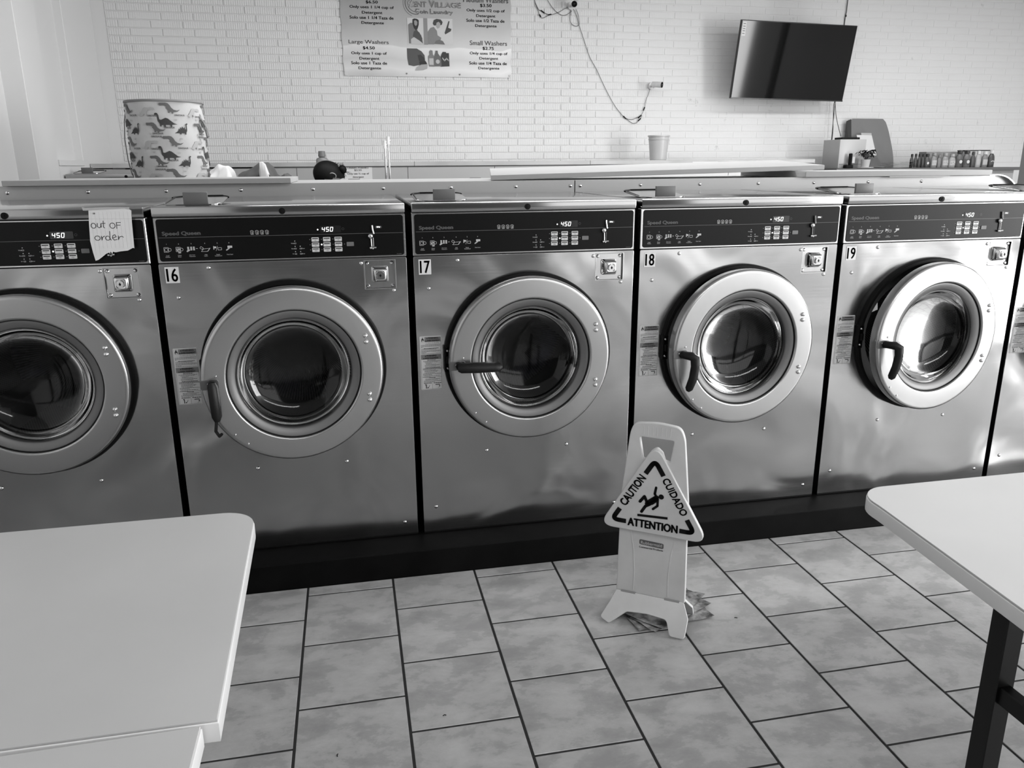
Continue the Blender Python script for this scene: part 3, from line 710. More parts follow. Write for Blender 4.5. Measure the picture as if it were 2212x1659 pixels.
# paper signs on the ledge
def paper(name, label, x0, z0, x1, z1, y, cat='sign'):
    t = thing(name, label, cat); MB().box((x0, y, z0), (x1, y+.0012, z1)).build('sheet', M_white, t); return t
t = paper('price_sign', 'white paper price sign for medium washers taped behind the bent person', .655, 1.36, .912, 1.5845, 4.608)
q = MB(); y_ = F(4.6070)
for s_, z, wd, ht in (('Medium Washers', 1.572, .19, .019), ('$3.50', 1.545, .065, .018), ('Only use ½ cup of', 1.513, .195, .021), ('detergent', 1.484, .10, .019), ('Solo use ½ taza de', 1.453, .20, .019), ('detergente', 1.422, .11, .017)):
    put(q, s_, .784, z, wd, ht, bold=.012, M=y_)
q.rect(.69, 1.5595, .88, 1.5610, y_)
o = q.build('print', M_print, t); o['kind'] = 'stuff'
t = paper('price_sign', 'small white paper sign on the ledge right of the plastic bucket', 4.06, 1.50, 4.33, 1.6005, 4.594)
q = MB(); put(q, 'Small Washers', 4.195, 1.585, .19, .014, bold=.012, M=F(4.593)); o = q.build('print', M_print, t); o['kind'] = 'stuff'

# ------------------------------------------------------------------ hamper with dinosaurs
HX, HY, HZ, HR, HH = -.392, 2.42, 1.4475, .222, .512
hm = thing('laundry_hamper', 'round fabric hamper printed with dinosaurs, standing behind the left white board', 'hamper', (HX, HY, HZ))
fab = mat('hamper_fabric', 188, .85, bump=(30, .3, .004))
prof = []
for i in range(15):
    h = HH*i/14; prof.append((HR*(1.0+.006*math.sin(i*1.7)), h))
b = MB(); n = 72; vs = []
for r, h in prof:
    for i in range(n):
        a = 2*PI*i/n; rr_ = r+.0022*math.sin(5*a+h*22)+.0015*math.sin(11*a-h*31)
        vs.append((rr_*math.cos(a), rr_*math.sin(a), h))
fs = [(j*n+i, j*n+(i+1) % n, (j+1)*n+(i+1) % n, (j+1)*n+i) for j in range(14) for i in range(n)]
b.add(vs, fs, True); b.add([(r*.985, y, z) if 0 else (x*.98, y*.98, z) for (x, y, z) in vs for r in (1,)], [f[::-1] for f in fs], True)
b.lathe([(.0, .004), (HR*.99, .002)], 48)
b.build('fabric_body', fab, hm)
MB().lathe([(HR-.004, HH-.006), (HR+.004, HH-.006), (HR+.006, HH), (HR+.003, HH+.008), (HR-.004, HH+.008), (HR-.006, HH)], 72, close=True).build('rim_binding', mat('rim_grey', 120, .8), hm)
hs = mat('strap_grey', 130, .8)
MB().tube([(-.215, -.05, .455), (-.226, -.055, .40), (-.236, -.06, .30), (-.233, -.06, .18), (-.222, -.05, .09)], .0035, 6).build('handle', hs, hm)
m = MB(); 
for o_ in (0,):
    m.tube([(.206, -.075, .455), (.215, -.085, .425), (.232, -.09, .40), (.248, -.09, .36), (.255, -.09, .315), (.244, -.088, .305), (.238, -.088, .345), (.222, -.088, .40), (.209, -.08, .41)], .0065, 6, flat=.5)
m.build('handle', hs, hm)
def wrap_mesh(loops, name, m, holes=()):
    """flat print (u along the arc, v height; metres) wrapped on the hamper"""
    out = MB()
    for L in loops:
        me = curve_mesh([L]); bm = bmesh.new(); bm.from_mesh(me); bmesh.ops.remove_doubles(bm, verts=bm.verts, dist=1e-5)
        x0 = min(v.co.x for v in bm.verts); x1 = max(v.co.x for v in bm.verts); x = x0+.008
        while x < x1:
            bmesh.ops.bisect_plane(bm, geom=list(bm.verts)+list(bm.edges)+list(bm.faces), plane_co=(x, 0, 0), plane_no=(1, 0, 0)); x += .008
        out.bm(bm)
    vs = []
    for x, y, z in out.v:
        a = -PI/2+x/HR; r = HR+.0052+z; vs.append((r*math.cos(a), r*math.sin(a), y))
    out.v = vs
    o = out.build(name, m, hm); o['kind'] = 'stuff'; return o
def shp(P, s=.001, cx=0, cy=0): return [(cx+x*s, cy+y*s) for x, y in P]
REX = [(-36, 14), (-34, 20), (-20, 20), (-12, 21), (-4, 19), (3, 12), (8, 2), (16, -5), (28, -8), (40, -4), (30, -12), (20, -14), (14, -15), (13, -20), (9, -20), (8, -14), (2, -12), (0, -18), (-4, -17), (-4, -9), (-9, -1), (-13, 0), (-9, 4), (-14, 9), (-24, 10), (-32, 9)]
LONG = [(-38, 26), (-34, 30), (-28, 29), (-24, 22), (-22, 6), (-16, 4), (-8, 8), (0, 12), (8, 9), (16, 2), (28, -8), (40, -11), (26, -13), (20, -14), (20, -22), (15, -22), (14, -14), (-2, -14), (-2, -22), (-7, -22), (-8, -14), (-16, -15), (-17, -20), (-21, -20), (-22, -10), (-28, 0), (-30, 20), (-37, 22)]
SPIN = [(-34, -16), (-24, -10), (-18, -4), (-16, 4), (-12, -1), (-9, 10), (-5, 3), (-1, 13), (3, 4), (8, 10), (10, 0), (14, 2), (14, 22), (20, 26), (24, 22), (19, 19), (19, -4), (14, -14), (14, -20), (9, -20), (8, -15), (-6, -15), (-7, -20), (-12, -20), (-14, -15)]
FADE = [(-40, -10), (-26, -12), (-22, -6), (-14, 4), (-8, 14), (0, 18), (12, 16), (26, 18), (38, 14), (36, 6), (22, 6), (12, 8), (6, -2), (4, -16), (0, -18), (-4, -8), (-12, -16), (-18, -18)]
TUFT = [(-8, 4), (-4, 0), (-3, 6), (0, 0), (3, 6), (4, 0), (8, 4), (4, -3), (-4, -3)]
darks, mids, lights, texts = [], [], [], []
rowh = .187; per = 2*PI*HR/5
for k in range(5):
    for r in range(-1, 5):
        u0 = (k-2)*per+.012; v0 = .035+r*rowh
        def ok(v): return .038 < v < HH-.042
        def add_(lst, S_, s_, du, dv):
            if ok(v0+dv): lst.append(shp(S_, s_, u0+du, v0+dv))
        add_(mids, REX, .00150, .055, .060); add_(darks, LONG, .00155, .030, -.012); add_(mids, REX, .00145, -.032, -.050)
        add_(lights, SPIN, .0000001, 0, 0) if 0 else add_(darks, SPIN, .00140, .118, -.058); add_(lights, FADE, .00140, -.080, .040)
        for du, dv in ((.105, .075), (-.055, .000), (-.055, -.085), (.085, -.005)): add_(lights, TUFT, .0013, du, dv)
        for du, dv in ((-.038, .018), (.045, -.048), (-.030, .088), (-.02, -.082), (.11, .022)):
            if .02 < v0+dv < HH-.02: texts.append((u0+du, v0+dv))
wrap_mesh(darks, 'dark_dinosaurs', mat('fabric_ink_dark', 62, .9))
wrap_mesh(mids, 'grey_dinosaurs', mat('fabric_ink_mid', 98, .9))
wrap_mesh(lights, 'pale_dinosaurs', mat('fabric_ink_light', 168, .9))
q = MB()
for u, v in texts: put(q, 'DINOSAUR', u, v, .058, .010, bold=.02)
vs = []
for x, y, z in q.v: a = -PI/2+x/HR; vs.append(((HR+.0052)*math.cos(a), (HR+.0052)*math.sin(a), y))
q.v = vs; o = q.build('lettering', mat('fabric_ink_mid', 98, .9), hm); o['kind'] = 'stuff'

# ------------------------------------------------------------------ soft heaps on the second row
def heap(bm_out, prof, y0, y1, zb, seed=1, nx=40, ny=14, amp=.008):
    rd = random.Random(seed); ph = [rd.uniform(0, 6.3) for _ in range(6)]
    xs_ = [p[0] for p in prof]
    def H(x):
        for (a, h0), (b_, h1) in zip(prof, prof[1:]):
            if a <= x <= b_: t = (x-a)/(b_-a+1e-9); return h0+(h1-h0)*t
        return 0
    vs = []; fs = []
    for j in range(ny+1):
        v = j/ny; y = y0+(y1-y0)*v; k = math.sin(PI*v)**.45 if 0 < v < 1 else 0
        for i in range(nx+1):
            x = xs_[0]+(xs_[-1]-xs_[0])*i/nx
            hgt = max(0, H(x))*k
            wv = amp*(math.sin(x*47+y*31+ph[0])+.7*math.sin(x*90-y*66+ph[1])+.5*math.sin(x*28+y*120+ph[2]))
            vs.append((x+.01*math.sin(y*40+ph[3])*k, y, zb+hgt+wv*min(1, hgt/.03)))
    for j in range(ny):
        for i in range(nx): a = j*(nx+1)+i; fs.append((a, a+1, a+nx+2, a+nx+1))
    return bm_out.add(vs, fs, True)
zb = 1.448
t = MB(); heap(t, [(-.165, .0), (-.155, .11), (-.10, .140), (-.05, .142), (-.03, .10), (-.008, .0)], 2.25, 2.55, zb, 3, amp=.006)
tag(t.build('cloth_bag', mat('white_cloth', 205, .8)), 'crumpled white cloth bundle beside the dinosaur hamper', 'bag')
t = thing('jacket', 'dark grey jacket thrown in a heap between hamper and bent person', 'jacket')
b = MB(); heap(b, [(.012, .0), (.016, .088), (.08, .125), (.15, .158), (.185, .165), (.215, .13), (.235, .08), (.26, .068), (.30, .094), (.325, .075), (.33, .0)], 2.24, 2.58, zb, 9, amp=.004)
b.build('fabric', mat('charcoal_cloth', 72, .85), t)
b = MB(); heap(b, [(.156, .10), (.163, .155), (.180, .172), (.195, .165), (.205, .125), (.212, .095)], 2.225, 2.29, zb, 21, nx=16, ny=8, amp=.007)
b.build('white_lining', mat('white_cloth', 205, .8), t)

# ------------------------------------------------------------------ person bending over
SKIN = mat('skin', 150, .5, noise=(14, 145, 156, 3)); HAIR = mat('black_hair', 5, .6, 0, .2, bump=(40, .4, .003)); SHIRT = mat('dark_shirt', 40, .8); PANT = mat('dark_trousers', 34, .8)
def skin_body(name, joints, edges, m, parent, root, sub=2):
    me = bpy.data.meshes.new(name); me.from_pydata([j[:3] for j in joints], edges, []); o = bpy.data.objects.new(name, me); COL.objects.link(o)
    sk_ = o.modifiers.new('skin', 'SKIN'); sk_.use_smooth_shade = True
    if not me.skin_vertices:
        bm = bmesh.new(); bm.from_mesh(me); bm.verts.layers.skin.verify(); bm.to_mesh(me); bm.free()
    for i, j in enumerate(joints):
        me.skin_vertices[0].data[i].radius = (j[3], j[4] if len(j) > 4 else j[3]); me.skin_vertices[0].data[i].use_root = (i == root)
    s_ = o.modifiers.new('sub', 'SUBSURF'); s_.levels = sub; s_.render_levels = sub
    dg = bpy.context.evaluated_depsgraph_get(); dg.update()
    me2 = bpy.data.meshes.new_from_object(o.evaluated_get(dg)); bpy.data.objects.remove(o)
    me2.materials.clear(); me2.materials.append(m)
    for p in me2.polygons: p.use_smooth = True
    o = bpy.data.objects.new(name, me2); COL.objects.link(o); o.parent = parent
    return o
# body faces -x and slightly towards the camera, hips at x = .86
pr = thing('person', 'person with dark hair in a bun, bending down behind the machines', 'person', (.84, 3.50, 0))
J = [(-.05, 0, .92, .145, .13), (-.05, 0, 1.10, .13, .12), (-.08, 0, 1.26, .15, .12), (-.15, -.01, 1.37, .10, .09), (-.20, -.01, 1.43, .055), (-.255, -.01, 1.50, .06),     # 0-5 pelvis..skull root
     (-.05, -.09, .86, .095), (-.04, -.10, .48, .062), (-.02, -.10, .10, .045), (-.13, -.11, .045, .035), (-.05, .09, .86, .095), (-.04, .10, .48, .062), (-.02, .10, .10, .045), (-.13, .11, .045, .035),
     (-.12, -.18, 1.33, .062), (-.20, -.22, 1.08, .046), (-.36, -.20, .92, .036), (-.43, -.19, .86, .032), (-.12, .18, 1.33, .062), (-.20, .22, 1.08, .046), (-.36, .20, .92, .036), (-.43, .19, .86, .032)]
E_ = [(0, 1), (1, 2), (2, 3), (3, 4), (4, 5), (0, 6), (6, 7), (7, 8), (8, 9), (0, 10), (10, 11), (11, 12), (12, 13), (3, 14), (14, 15), (15, 16), (16, 17), (3, 18), (18, 19), (19, 20), (20, 21)]
body = skin_body('body', J, E_, SKIN, pr, 0)
# clothing shells
sh_ = [(j[0], j[1], j[2], j[3]+.014, (j[4] if len(j) > 4 else j[3])+.014) for j in J]
skin_body('shirt', [sh_[i] for i in (0, 1, 2, 3, 14, 15, 18, 19)], [(0, 1), (1, 2), (2, 3), (3, 4), (4, 5), (3, 6), (6, 7)], SHIRT, pr, 0)
skin_body('trousers', [sh_[i] for i in (0, 6, 7, 8, 10, 11, 12)], [(0, 1), (1, 2), (2, 3), (0, 4), (4, 5), (5, 6)], PANT, pr, 0)
for s_ in (-1, 1):   # hands: palm, four fingers and a thumb, slightly curled
    px_, py_, pz_ = -.44, .195*s_, .845
    j = [(px_+.02, py_, pz_+.02, .026, .02), (px_-.03, py_, pz_-.035, .034, .014)]
    e = [(0, 1)]
    for k, (w_, l_) in enumerate(((-.026, .062), (-.009, .072), (.009, .068), (.026, .054))):
        i0 = len(j)
        j += [(px_-.045, py_+w_, pz_-.055, .0085), (px_-.045-l_*.45, py_+w_*1.1, pz_-.060-l_*.4, .0075), (px_-.045-l_*.5, py_+w_*1.1, pz_-.060-l_*.85, .0065)]
        e += [(1, i0), (i0, i0+1), (i0+1, i0+2)]
    i0 = len(j); j += [(px_-.01, py_-s_*.035, pz_-.01, .010), (px_-.035, py_-s_*.050, pz_-.03, .0085), (px_-.055, py_-s_*.048, pz_-.05, .007)]
    e += [(0, i0), (i0, i0+1), (i0+1, i0+2)]
    skin_body('hand', j, e, SKIN, pr, 0, 1)
# head
hd = Matrix.Translation((-.296, -.02, 1.510)) @ Matrix.Rotation(RAD(14), 4, 'Z') @ Matrix.Rotation(RAD(-62), 4, 'Y')
def head_shape(v):
    x, y, z = v
    x *= .098; y *= .078; z *= .118
    if z < -.02: k = 1-.35*min(1, (-z-.02)/.1); y *= k; x = x*(.9 if x > 0 else 1)
    return Vector((x, y, z))
bm = bmesh.new(); bmesh.ops.create_icosphere(bm, subdivisions=4, radius=1)
for v in bm.verts:
    c = v.co.copy(); p = head_shape(c)
    # face looks along -x: nose, brow, eye hollows, lips, chin
    fz = p.z; fy = p.y
    if c.x < 0:
        p.x -= .024*math.exp(-((fy/.011)**2))*math.exp(-(((fz+.016)/.020)**2))
        p.x += .008*math.exp(-(((abs(fy)-.030)/.013)**2))*math.exp(-(((fz-.006)/.011)**2))
        p.x -= .007*math.exp(-((fy/.022)**2))*math.exp(-(((fz+.055)/.008)**2))
        p.x -= .006*math.exp(-((fy/.02)**2))*math.exp(-(((fz+.088)/.014)**2))
    v.co = hd @ p
MB().bm(bm, True).build('head', SKIN, pr, angle=180)
m = MB()
for s_ in (-1, 1):
    m.ball(hd @ Vector((-.086, .030*s_, .006)), .0105, 12)
m.build('eyes', mat('eye_white', 200, .3), pr)
m = MB(); m.tube([hd @ Vector((-.101, y, -.055-.002*abs(y)*50)) for y in (-.022, -.01, 0, .01, .022)], .003, 6); m.build('lips', mat('lips', 105, .5), pr)
for s_ in (-1, 1):
    e_ = MB(); pe = [hd @ Vector((.008+.016*math.cos(t), (.079+.007*math.cos(t))*s_, -.010+.027*math.sin(t)*(1 if math.sin(t) > 0 else .85))) for t in [i*2*PI/18 for i in range(18)]]
    e_.tube(pe, .0045, 8, closed=True); e_.ball(hd @ Vector((.006, .076*s_, -.010)), .016, 12, .8, .5, 1.2); e_.build('ear', SKIN, pr)
bm = bmesh.new(); bmesh.ops.create_icosphere(bm, subdivisions=4, radius=1)
dele = []
for v in bm.verts:
    c = v.co.copy(); keep = (c.z > -.42-1.15*c.x) if c.x < .15 else c.z > -.92
    p = head_shape(c)*1.09; p.x += .004; v.co = hd @ p
    if not keep: dele.append(v)
bmesh.ops.delete(bm, geom=dele, context='VERTS')
MB().bm(bm, True).build('hair', HAIR, pr, angle=180)
bn = hd @ Vector((.125, -.01, .075)); bn = Vector((-.192, -.02, 1.556))
h = MB(); h.ball(bn, .033, 16, 1, 1, 1.05); h.ball(bn+Vector((-.032, 0, .0)), .024, 12)
rd = random.Random(5)
for k in range(34):
    a = rd.uniform(-1, 2.6); d_ = Vector((math.sin(a)*.6, rd.uniform(-.5, .5), math.cos(a))).normalized(); o_ = bn+Vector((-.05, 0, .02)) if k < 16 else bn+Vector((rd.uniform(-.02, .02), 0, rd.uniform(-.02, .02)))
    h.tube([o_, o_+d_*.028, o_+d_*.045+Vector((.008, 0, -.004))], .0022, 5, rs=[.003, .0022, .0008])
h.tube([bn+Vector((0, 0, -.02)), bn+Vector((-.006, -.005, -.045)), bn+Vector((-.012, 0, -.065))], .005, 6, rs=[.010, .006, .001])
h.build('hair_bun', HAIR, pr)

# ------------------------------------------------------------------ detergent bottle and laundry cart poles
def jug(name, label, x, y, z, hgt, r, body_s, cap_s, group=None, cat='bottle', lab=None, lab_s=190, flat=.7, slim=.30, sh=.68, hbf=.80):
    t = thing(name, label, cat, (x, y, z), group=group)
    hb_ = hgt*hbf
    prof_ = [(r*.9, 0), (r, hb_*.04), (r, hb_*sh), (r*.82, hb_*(.5+sh/2)), (r*slim*1.25, hb_*.97), (r*slim*1.2, hb_)]
    mm = Matrix.Diagonal((1, flat, 1, 1)); MB().lathe([(0, 0)]+prof_, 28, mm).build('body', mat('plastic_%d' % body_s, body_s, .35), t)
    MB().lathe([(r*slim*1.45, hb_-.002), (r*slim*1.5, hb_+.004), (r*slim*1.35, hgt-.003), (0, hgt)], 20).build('cap', mat('cap_%d' % cap_s, cap_s, .4), t)
    if lab:
        pts_ = 16; v_ = []; 
        for zz in (hb_*.18, hb_*.60):
            for i in range(pts_+1):
                a = -PI/2+(i/pts_-.5)*1.9; v_.append(((r+.0012)*math.cos(a), (r+.0012)*flat*math.sin(a)-.0004, zz))
        lo = MB().add(v_, [(i, i+1, pts_+2+i, pts_+1+i) for i in range(pts_)], True).build('label', mat('label_%d' % lab_s, lab_s, .5), t)
        if lab == 'disc': MB().disc(0, hb_*.40, r*.42, F(-(r*flat+.003)), 16).build('emblem', M_white, lo)
        if lab == 'text':
            q_ = MB(); q_.stroke([(-r*.5, hb_*.40), (0, hb_*.46), (r*.5, hb_*.42)], r*.22, F(-(r*flat+.003))); q_.build('emblem', M_white, lo)
    return t
jug('detergent_jug', 'grey detergent bottle standing behind the bent person\'s head', .481, 4.2, 1.378, .332, .052, 128, 112, lab='plain', lab_s=80, slim=.40, sh=.90, hbf=.86)
ct = thing('laundry_cart', 'wheeled laundry cart with two upright chrome poles beside the bent person', 'cart', (1.0, 3.32, 0))
for i, (x, zt) in enumerate(((-.024, 1.738), (.003, 1.768))):
    MB().cyl((x, 0, .12), (x, 0, zt), .0085, n=14).build('pole', M_chrome, ct)
    MB().cyl((x, 0, zt-.03), (x, 0, zt+.028), .0125, n=14).cyl((x-.014, 0, zt-.012), (x+.018, 0, zt-.002), .007, n=10).build('pole_cap', M_plas, ct)
MB().box((-.03, -.15, .10), (.50, .15, .125), .005).build('base', M_chrome, ct)
wp = None
for x in (0, .47):
    for y in (-.12, .12):
        if wp is None: wp = MB().cyl((0, -.012, .045), (0, .012, .045), .045, n=18).cyl((0, -.018, .045), (0, .018, .045), .015, n=10).box((-.012, -.018, .05), (.012, -.014, .1)).build('wheel', M_black, ct); o = wp
        else: o = wp.copy(); COL.objects.link(o)
        o.location = (x, y, 0)
m = MB()
for z in (.35, .60): m.tube([(.0, -.13, z), (.48, -.13, z), (.48, .13, z), (.0, .13, z)], .005, 6, closed=True)
for k in range(9): m.cyl((.06*k, -.13, .12), (.06*k, -.13, .60), .0025, n=6); m.cyl((.06*k, .13, .12), (.06*k, .13, .60), .0025, n=6)
m.build('wire_basket', M_chrome, ct)['kind'] = 'stuff'

# ------------------------------------------------------------------ bucket on the ledge
t = thing('bucket', 'translucent pale plastic bucket standing on the wall ledge', 'bucket', (3.80, 4.86, 1.618))
mt_ = mat('translucent_plastic', 205, .35); mt_.node_tree.nodes['Principled BSDF'].inputs['Transmission Weight'].default_value = .25
MB().lathe([(0, .003), (.078, .0), (.083, .004), (.102, .205), (.104, .232), (.101, .232), (.099, .205), (.080, .008), (0, .008)], 48).build('body', mt_, t)
MB().lathe([(.101, .228), (.112, .228), (.113, .236), (.110, .242), (.101, .242)], 48, close=True).lathe([(.1025, .196), (.1060, .197), (.1060, .203), (.103, .204)], 48, close=True).build('rim', mt_, t)

# ------------------------------------------------------------------ banner
bn_ = thing('banner', 'grey vinyl price banner hanging on the brick wall, cut by the top edge', 'banner')
BYY = 5.280
def sheet_y(x, z):
    u = (x-.716)/1.648; v = (z-2.424)/.95
    return BYY+.0016*math.sin(u*14+v*3)+.004*math.exp(-((u-.28-.12*v)/.03)**2)*v-.003*math.sin(v*22)*math.exp(-((u)/.03)**2)
def drape(mb, off=.0015):
    mb.v = [(x, sheet_y(x, z)-off-(5.2625-y), z) for x, y, z in mb.v]; return mb
vs = []; nx, nz = 60, 40
for j in range(nz+1):
    for i in range(nx+1):
        u, v = i/nx, j/nz
        x = .716+1.648*u+(.004*math.sin(v*30) if u in (0, 1) else 0); z = 2.424+.95*v+.004*u
        y = sheet_y(x, z)
        vs.append((x, y, z))
fs = [(j*(nx+1)+i, j*(nx+1)+i+1, (j+1)*(nx+1)+i+1, (j+1)*(nx+1)+i) for j in range(nz) for i in range(nx)]
def banner_material():
    m = mat('banner_vinyl', 170, .45); nt = m.node_tree; b = nt.nodes['Principled BSDF']; N = nt.nodes.new; Lk = nt.links.new
    g = N('ShaderNodeTexCoord'); s = N('ShaderNodeSeparateXYZ'); Lk(g.outputs['Object'], s.inputs[0])
    # printed background: grey sky above a pale rolling horizon
    w_ = N('ShaderNodeTexNoise'); w_.noise_dimensions = '1D'; w_.inputs['Scale'].default_value = 1.6; Lk(s.outputs[0], w_.inputs['W'])
    a_ = N('ShaderNodeMath'); a_.operation = 'MULTIPLY_ADD'; a_.inputs[1].default_value = .16; a_.inputs[2].default_value = 2.62; Lk(w_.outputs['Fac'], a_.inputs[0])
    d_ = N('ShaderNodeMath'); d_.operation = 'SUBTRACT'; Lk(s.outputs[2], d_.inputs[0]); Lk(a_.outputs[0], d_.inputs[1])
    r = N('ShaderNodeValToRGB'); Lk(d_.outputs[0], r.inputs['Fac'])
    mr = N('ShaderNodeMapRange'); mr.inputs['From Min'].default_value = -.30; mr.inputs['From Max'].default_value = .6; Lk(d_.outputs[0], mr.inputs['Value']); Lk(mr.outputs[0], r.inputs['Fac'])
    e = r.color_ramp.elements
    def st(k, v): k.color = (lin(v),)*3+(1,)
    e[0].position = 0; st(e[0], 176); e[1].position = 1; st(e[1], 140)
    for p, v in ((.10, 205), (.20, 188), (.325, 208), (.336, 188), (.55, 165)): st(e.new(p), v)
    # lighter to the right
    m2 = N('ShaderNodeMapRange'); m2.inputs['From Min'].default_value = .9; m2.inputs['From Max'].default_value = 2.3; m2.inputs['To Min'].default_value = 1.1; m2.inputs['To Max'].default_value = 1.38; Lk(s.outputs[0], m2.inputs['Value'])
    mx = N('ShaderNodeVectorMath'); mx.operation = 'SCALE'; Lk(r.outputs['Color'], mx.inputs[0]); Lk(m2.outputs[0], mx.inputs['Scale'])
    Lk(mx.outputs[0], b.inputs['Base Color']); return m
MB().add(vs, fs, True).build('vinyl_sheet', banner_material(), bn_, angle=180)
yb = F(5.2625)
T_ = MB()
for s_, cx, cz, wd, ht in (('$6.50', 1.014, 3.084, .111, .029), ('Only uses 1 1/4 cup of', 1.012, 3.038, .415, .031), ('Detergent', 1.013, 2.990, .191, .031), ('Solo use 1 1/4 Taza de', 1.006, 2.949, .413, .026), ('Detergente', 1.013, 2.900, .211, .031),
    ('$4.50', .964, 2.678, .112, .030), ('Only uses 1 cup of', .964, 2.629, .337, .031), ('Detergent', .965, 2.582, .190, .031), ('Solo use 1 Taza de', .960, 2.544, .340, .026), ('Detergente', .964, 2.495, .214, .031),
    ('$3.50', 2.116, 3.085, .113, .031), ('Only uses 1/2 cup of', 2.114, 3.038, .379, .031), ('Detergent', 2.114, 2.990, .190, .031), ('Solo use 1/2 Taza de', 2.110, 2.950, .380, .027), ('Detergente', 2.114, 2.900, .213, .031),
    ('$2.75', 2.133, 2.696, .111, .031), ('Only uses 1/4 cup of', 2.138, 2.648, .379, .031), ('Detergent', 2.138, 2.602, .189, .030), ('Solo use 1/4 Taza de', 2.130, 2.560, .379, .027), ('Detergente', 2.137, 2.511, .212, .030)):
    put(T_, s_, cx, cz, wd, ht, bold=.028, M=yb)
drape(T_).build('price_text', M_print, bn_)['kind'] = 'stuff'
T_ = MB()
for s_, cx, cz, wd, ht in (('Large Washers', .966, 2.728, .380, .043), ('Medium Washers', 2.116, 3.135, .445, .045), ('Small Washers', 2.137, 2.746, .374, .041)): put(T_, s_, cx, cz, wd, ht, bold=.012, M=yb)
drape(T_).build('heading_text', mat('heading_grey', 92, .5), bn_)['kind'] = 'stuff'
T_ = MB(); T2 = MB()
for q_, dx, dz, b_ in ((T_, .003, -.003, .035), (T2, 0, 0, .012)):
    yy = F(5.2625 if q_ is T_ else 5.2612)
    put(q_, 'K', 1.376+dx, 3.088+dz, .040, .060, bold=b_, M=yy); put(q_, 'ENT', 1.468+dx, 3.082+dz, .122, .045, bold=b_, M=yy)
    put(q_, 'V', 1.580+dx, 3.088+dz, .050, .060, bold=b_, M=yy); put(q_, 'ILLAGE', 1.738+dx, 3.082+dz, .250, .045, bold=b_, M=yy)
    put(q_, 'C', 1.440+dx, 3.022+dz, .034, .044, bold=b_, M=yy); put(q_, 'oin', 1.505+dx, 3.016+dz, .075, .030, bold=b_, M=yy); put(q_, 'L', 1.578+dx, 3.022+dz, .028, .044, bold=b_, M=yy); put(q_, 'aundry', 1.692+dx, 3.012+dz, .185, .040, bold=b_, M=yy)
drape(T_).build('shop_name_shadow', mat('name_dark', 96, .5), bn_)['kind'] = 'stuff'; drape(T2).build('shop_name', mat('name_pale', 178, .5), bn_)['kind'] = 'stuff'
T_ = MB()
for r_, a0, a1, w_ in ((.10, 150, 285, .008), (.078, 170, 290, .006), (.12, 120, 250, .004)):
    T_.stroke([(1.43+r_*math.cos(math.radians(a0+(a1-a0)*i/14)), 3.09+r_*math.sin(math.radians(a0+(a1-a0)*i/14))) for i in range(15)], w_, yb, False)
drape(T_).build('swoosh', mat('name_dark', 96, .5), bn_)['kind'] = 'stuff'
# printed pictures: two women at laundry, detergent bottles
ph = MB().rect(1.342, 2.720, 1.497, 2.957, F(5.2775)).build('photo_print', mat('photo_pale', 205, .5), bn_)
ph2 = MB().rect(1.537, 2.720, 1.783, 2.957, F(5.2775)).build('photo_print', mat('photo_pale', 205, .5), bn_)
MB().rect(1.497, 2.72, 1.537, 2.957, F(5.2773)).build('photo_divider', mat('photo_mid', 138, .5), bn_)
def flat(P, o_, nm, s_, y, cx, cz, k=.000306):  # P in zoom pixels
    return MB().add([(cx+px_*k*3.29, cz-pz_*k*3.29, 0) for px_, pz_ in P][::-1] if 0 else [(cx+px_*.001007, cz-pz_*.001007, 0) for px_, pz_ in P], [tuple(range(len(P)))], False, F(y+.0132)).build(nm, mat('photo_%d' % s_, s_, .5), o_)
K = 1.0
flat([(8, 60), (30, 45), (55, 45), (90, 75), (100, 130), (130, 150), (148, 228), (10, 228)], ph, 'sweater', 112, 5.2628, 1.342, 2.957)
flat([(52, 12), (70, 5), (95, 8), (112, 20), (110, 60), (98, 95), (80, 110), (62, 90), (50, 50)], ph, 'hair', 32, 5.2622, 1.342, 2.957)
flat([(66, 25), (84, 20), (98, 35), (94, 62), (80, 72), (68, 58)], ph, 'face', 150, 5.2616, 1.342, 2.957)
flat([(60, 120), (85, 105), (115, 130), (140, 180), (135, 228), (70, 218), (50, 160)], ph, 'laundry', 70, 5.2618, 1.342, 2.957)
flat([(30, 190), (60, 170), (110, 200), (150, 230), (30, 232)], ph, 'basket', 190, 5.2614, 1.342, 2.957)
flat([(0, 232), (0, 120), (28, 85), (60, 75), (90, 110), (95, 150), (130, 170), (125, 190), (80, 200), (60, 232)], ph2, 'sweater', 128, 5.2628, 1.537, 2.957)
flat([(52, 45), (62, 15), (90, 3), (130, 8), (148, 30), (140, 55), (118, 60), (95, 45), (80, 62), (62, 62)], ph2, 'hair', 60, 5.2624, 1.537, 2.957)
flat([(88, 38), (110, 28), (126, 45), (118, 80), (98, 90), (84, 70)], ph2, 'face', 165, 5.2618, 1.537, 2.957)
flat([(60, 228), (75, 200), (110, 188), (145, 200), (165, 232)], ph2, 'basin', 105, 5.2616, 1.537, 2.957)
flat([(190, 60), (205, 20), (215, 22), (200, 80), (232, 90), (225, 110), (170, 140), (165, 125)], ph2, 'tap', 60, 5.2626, 1.537, 2.957)
jg = flat([(0, 0), (95, 0), (140, 25), (168, 60), (172, 110), (150, 150), (110, 150), (60, 160), (10, 150), (0, 90)], bn_, 'jug_picture', 74, 5.2632, 1.330, 2.683)
flat([(100, 60), (130, 55), (165, 85), (165, 120), (140, 130), (112, 110)], jg, 'spout', 38, 5.2622, 1.330, 2.683)
flat([(112, 120), (175, 110), (190, 135), (180, 150), (120, 150)], jg, 'cap', 25, 5.2620, 1.330, 2.683)
flat([(90, 170), (130, 145), (195, 140), (190, 180), (150, 195), (70, 200)], jg, 'hand', 165, 5.2616, 1.330, 2.683)
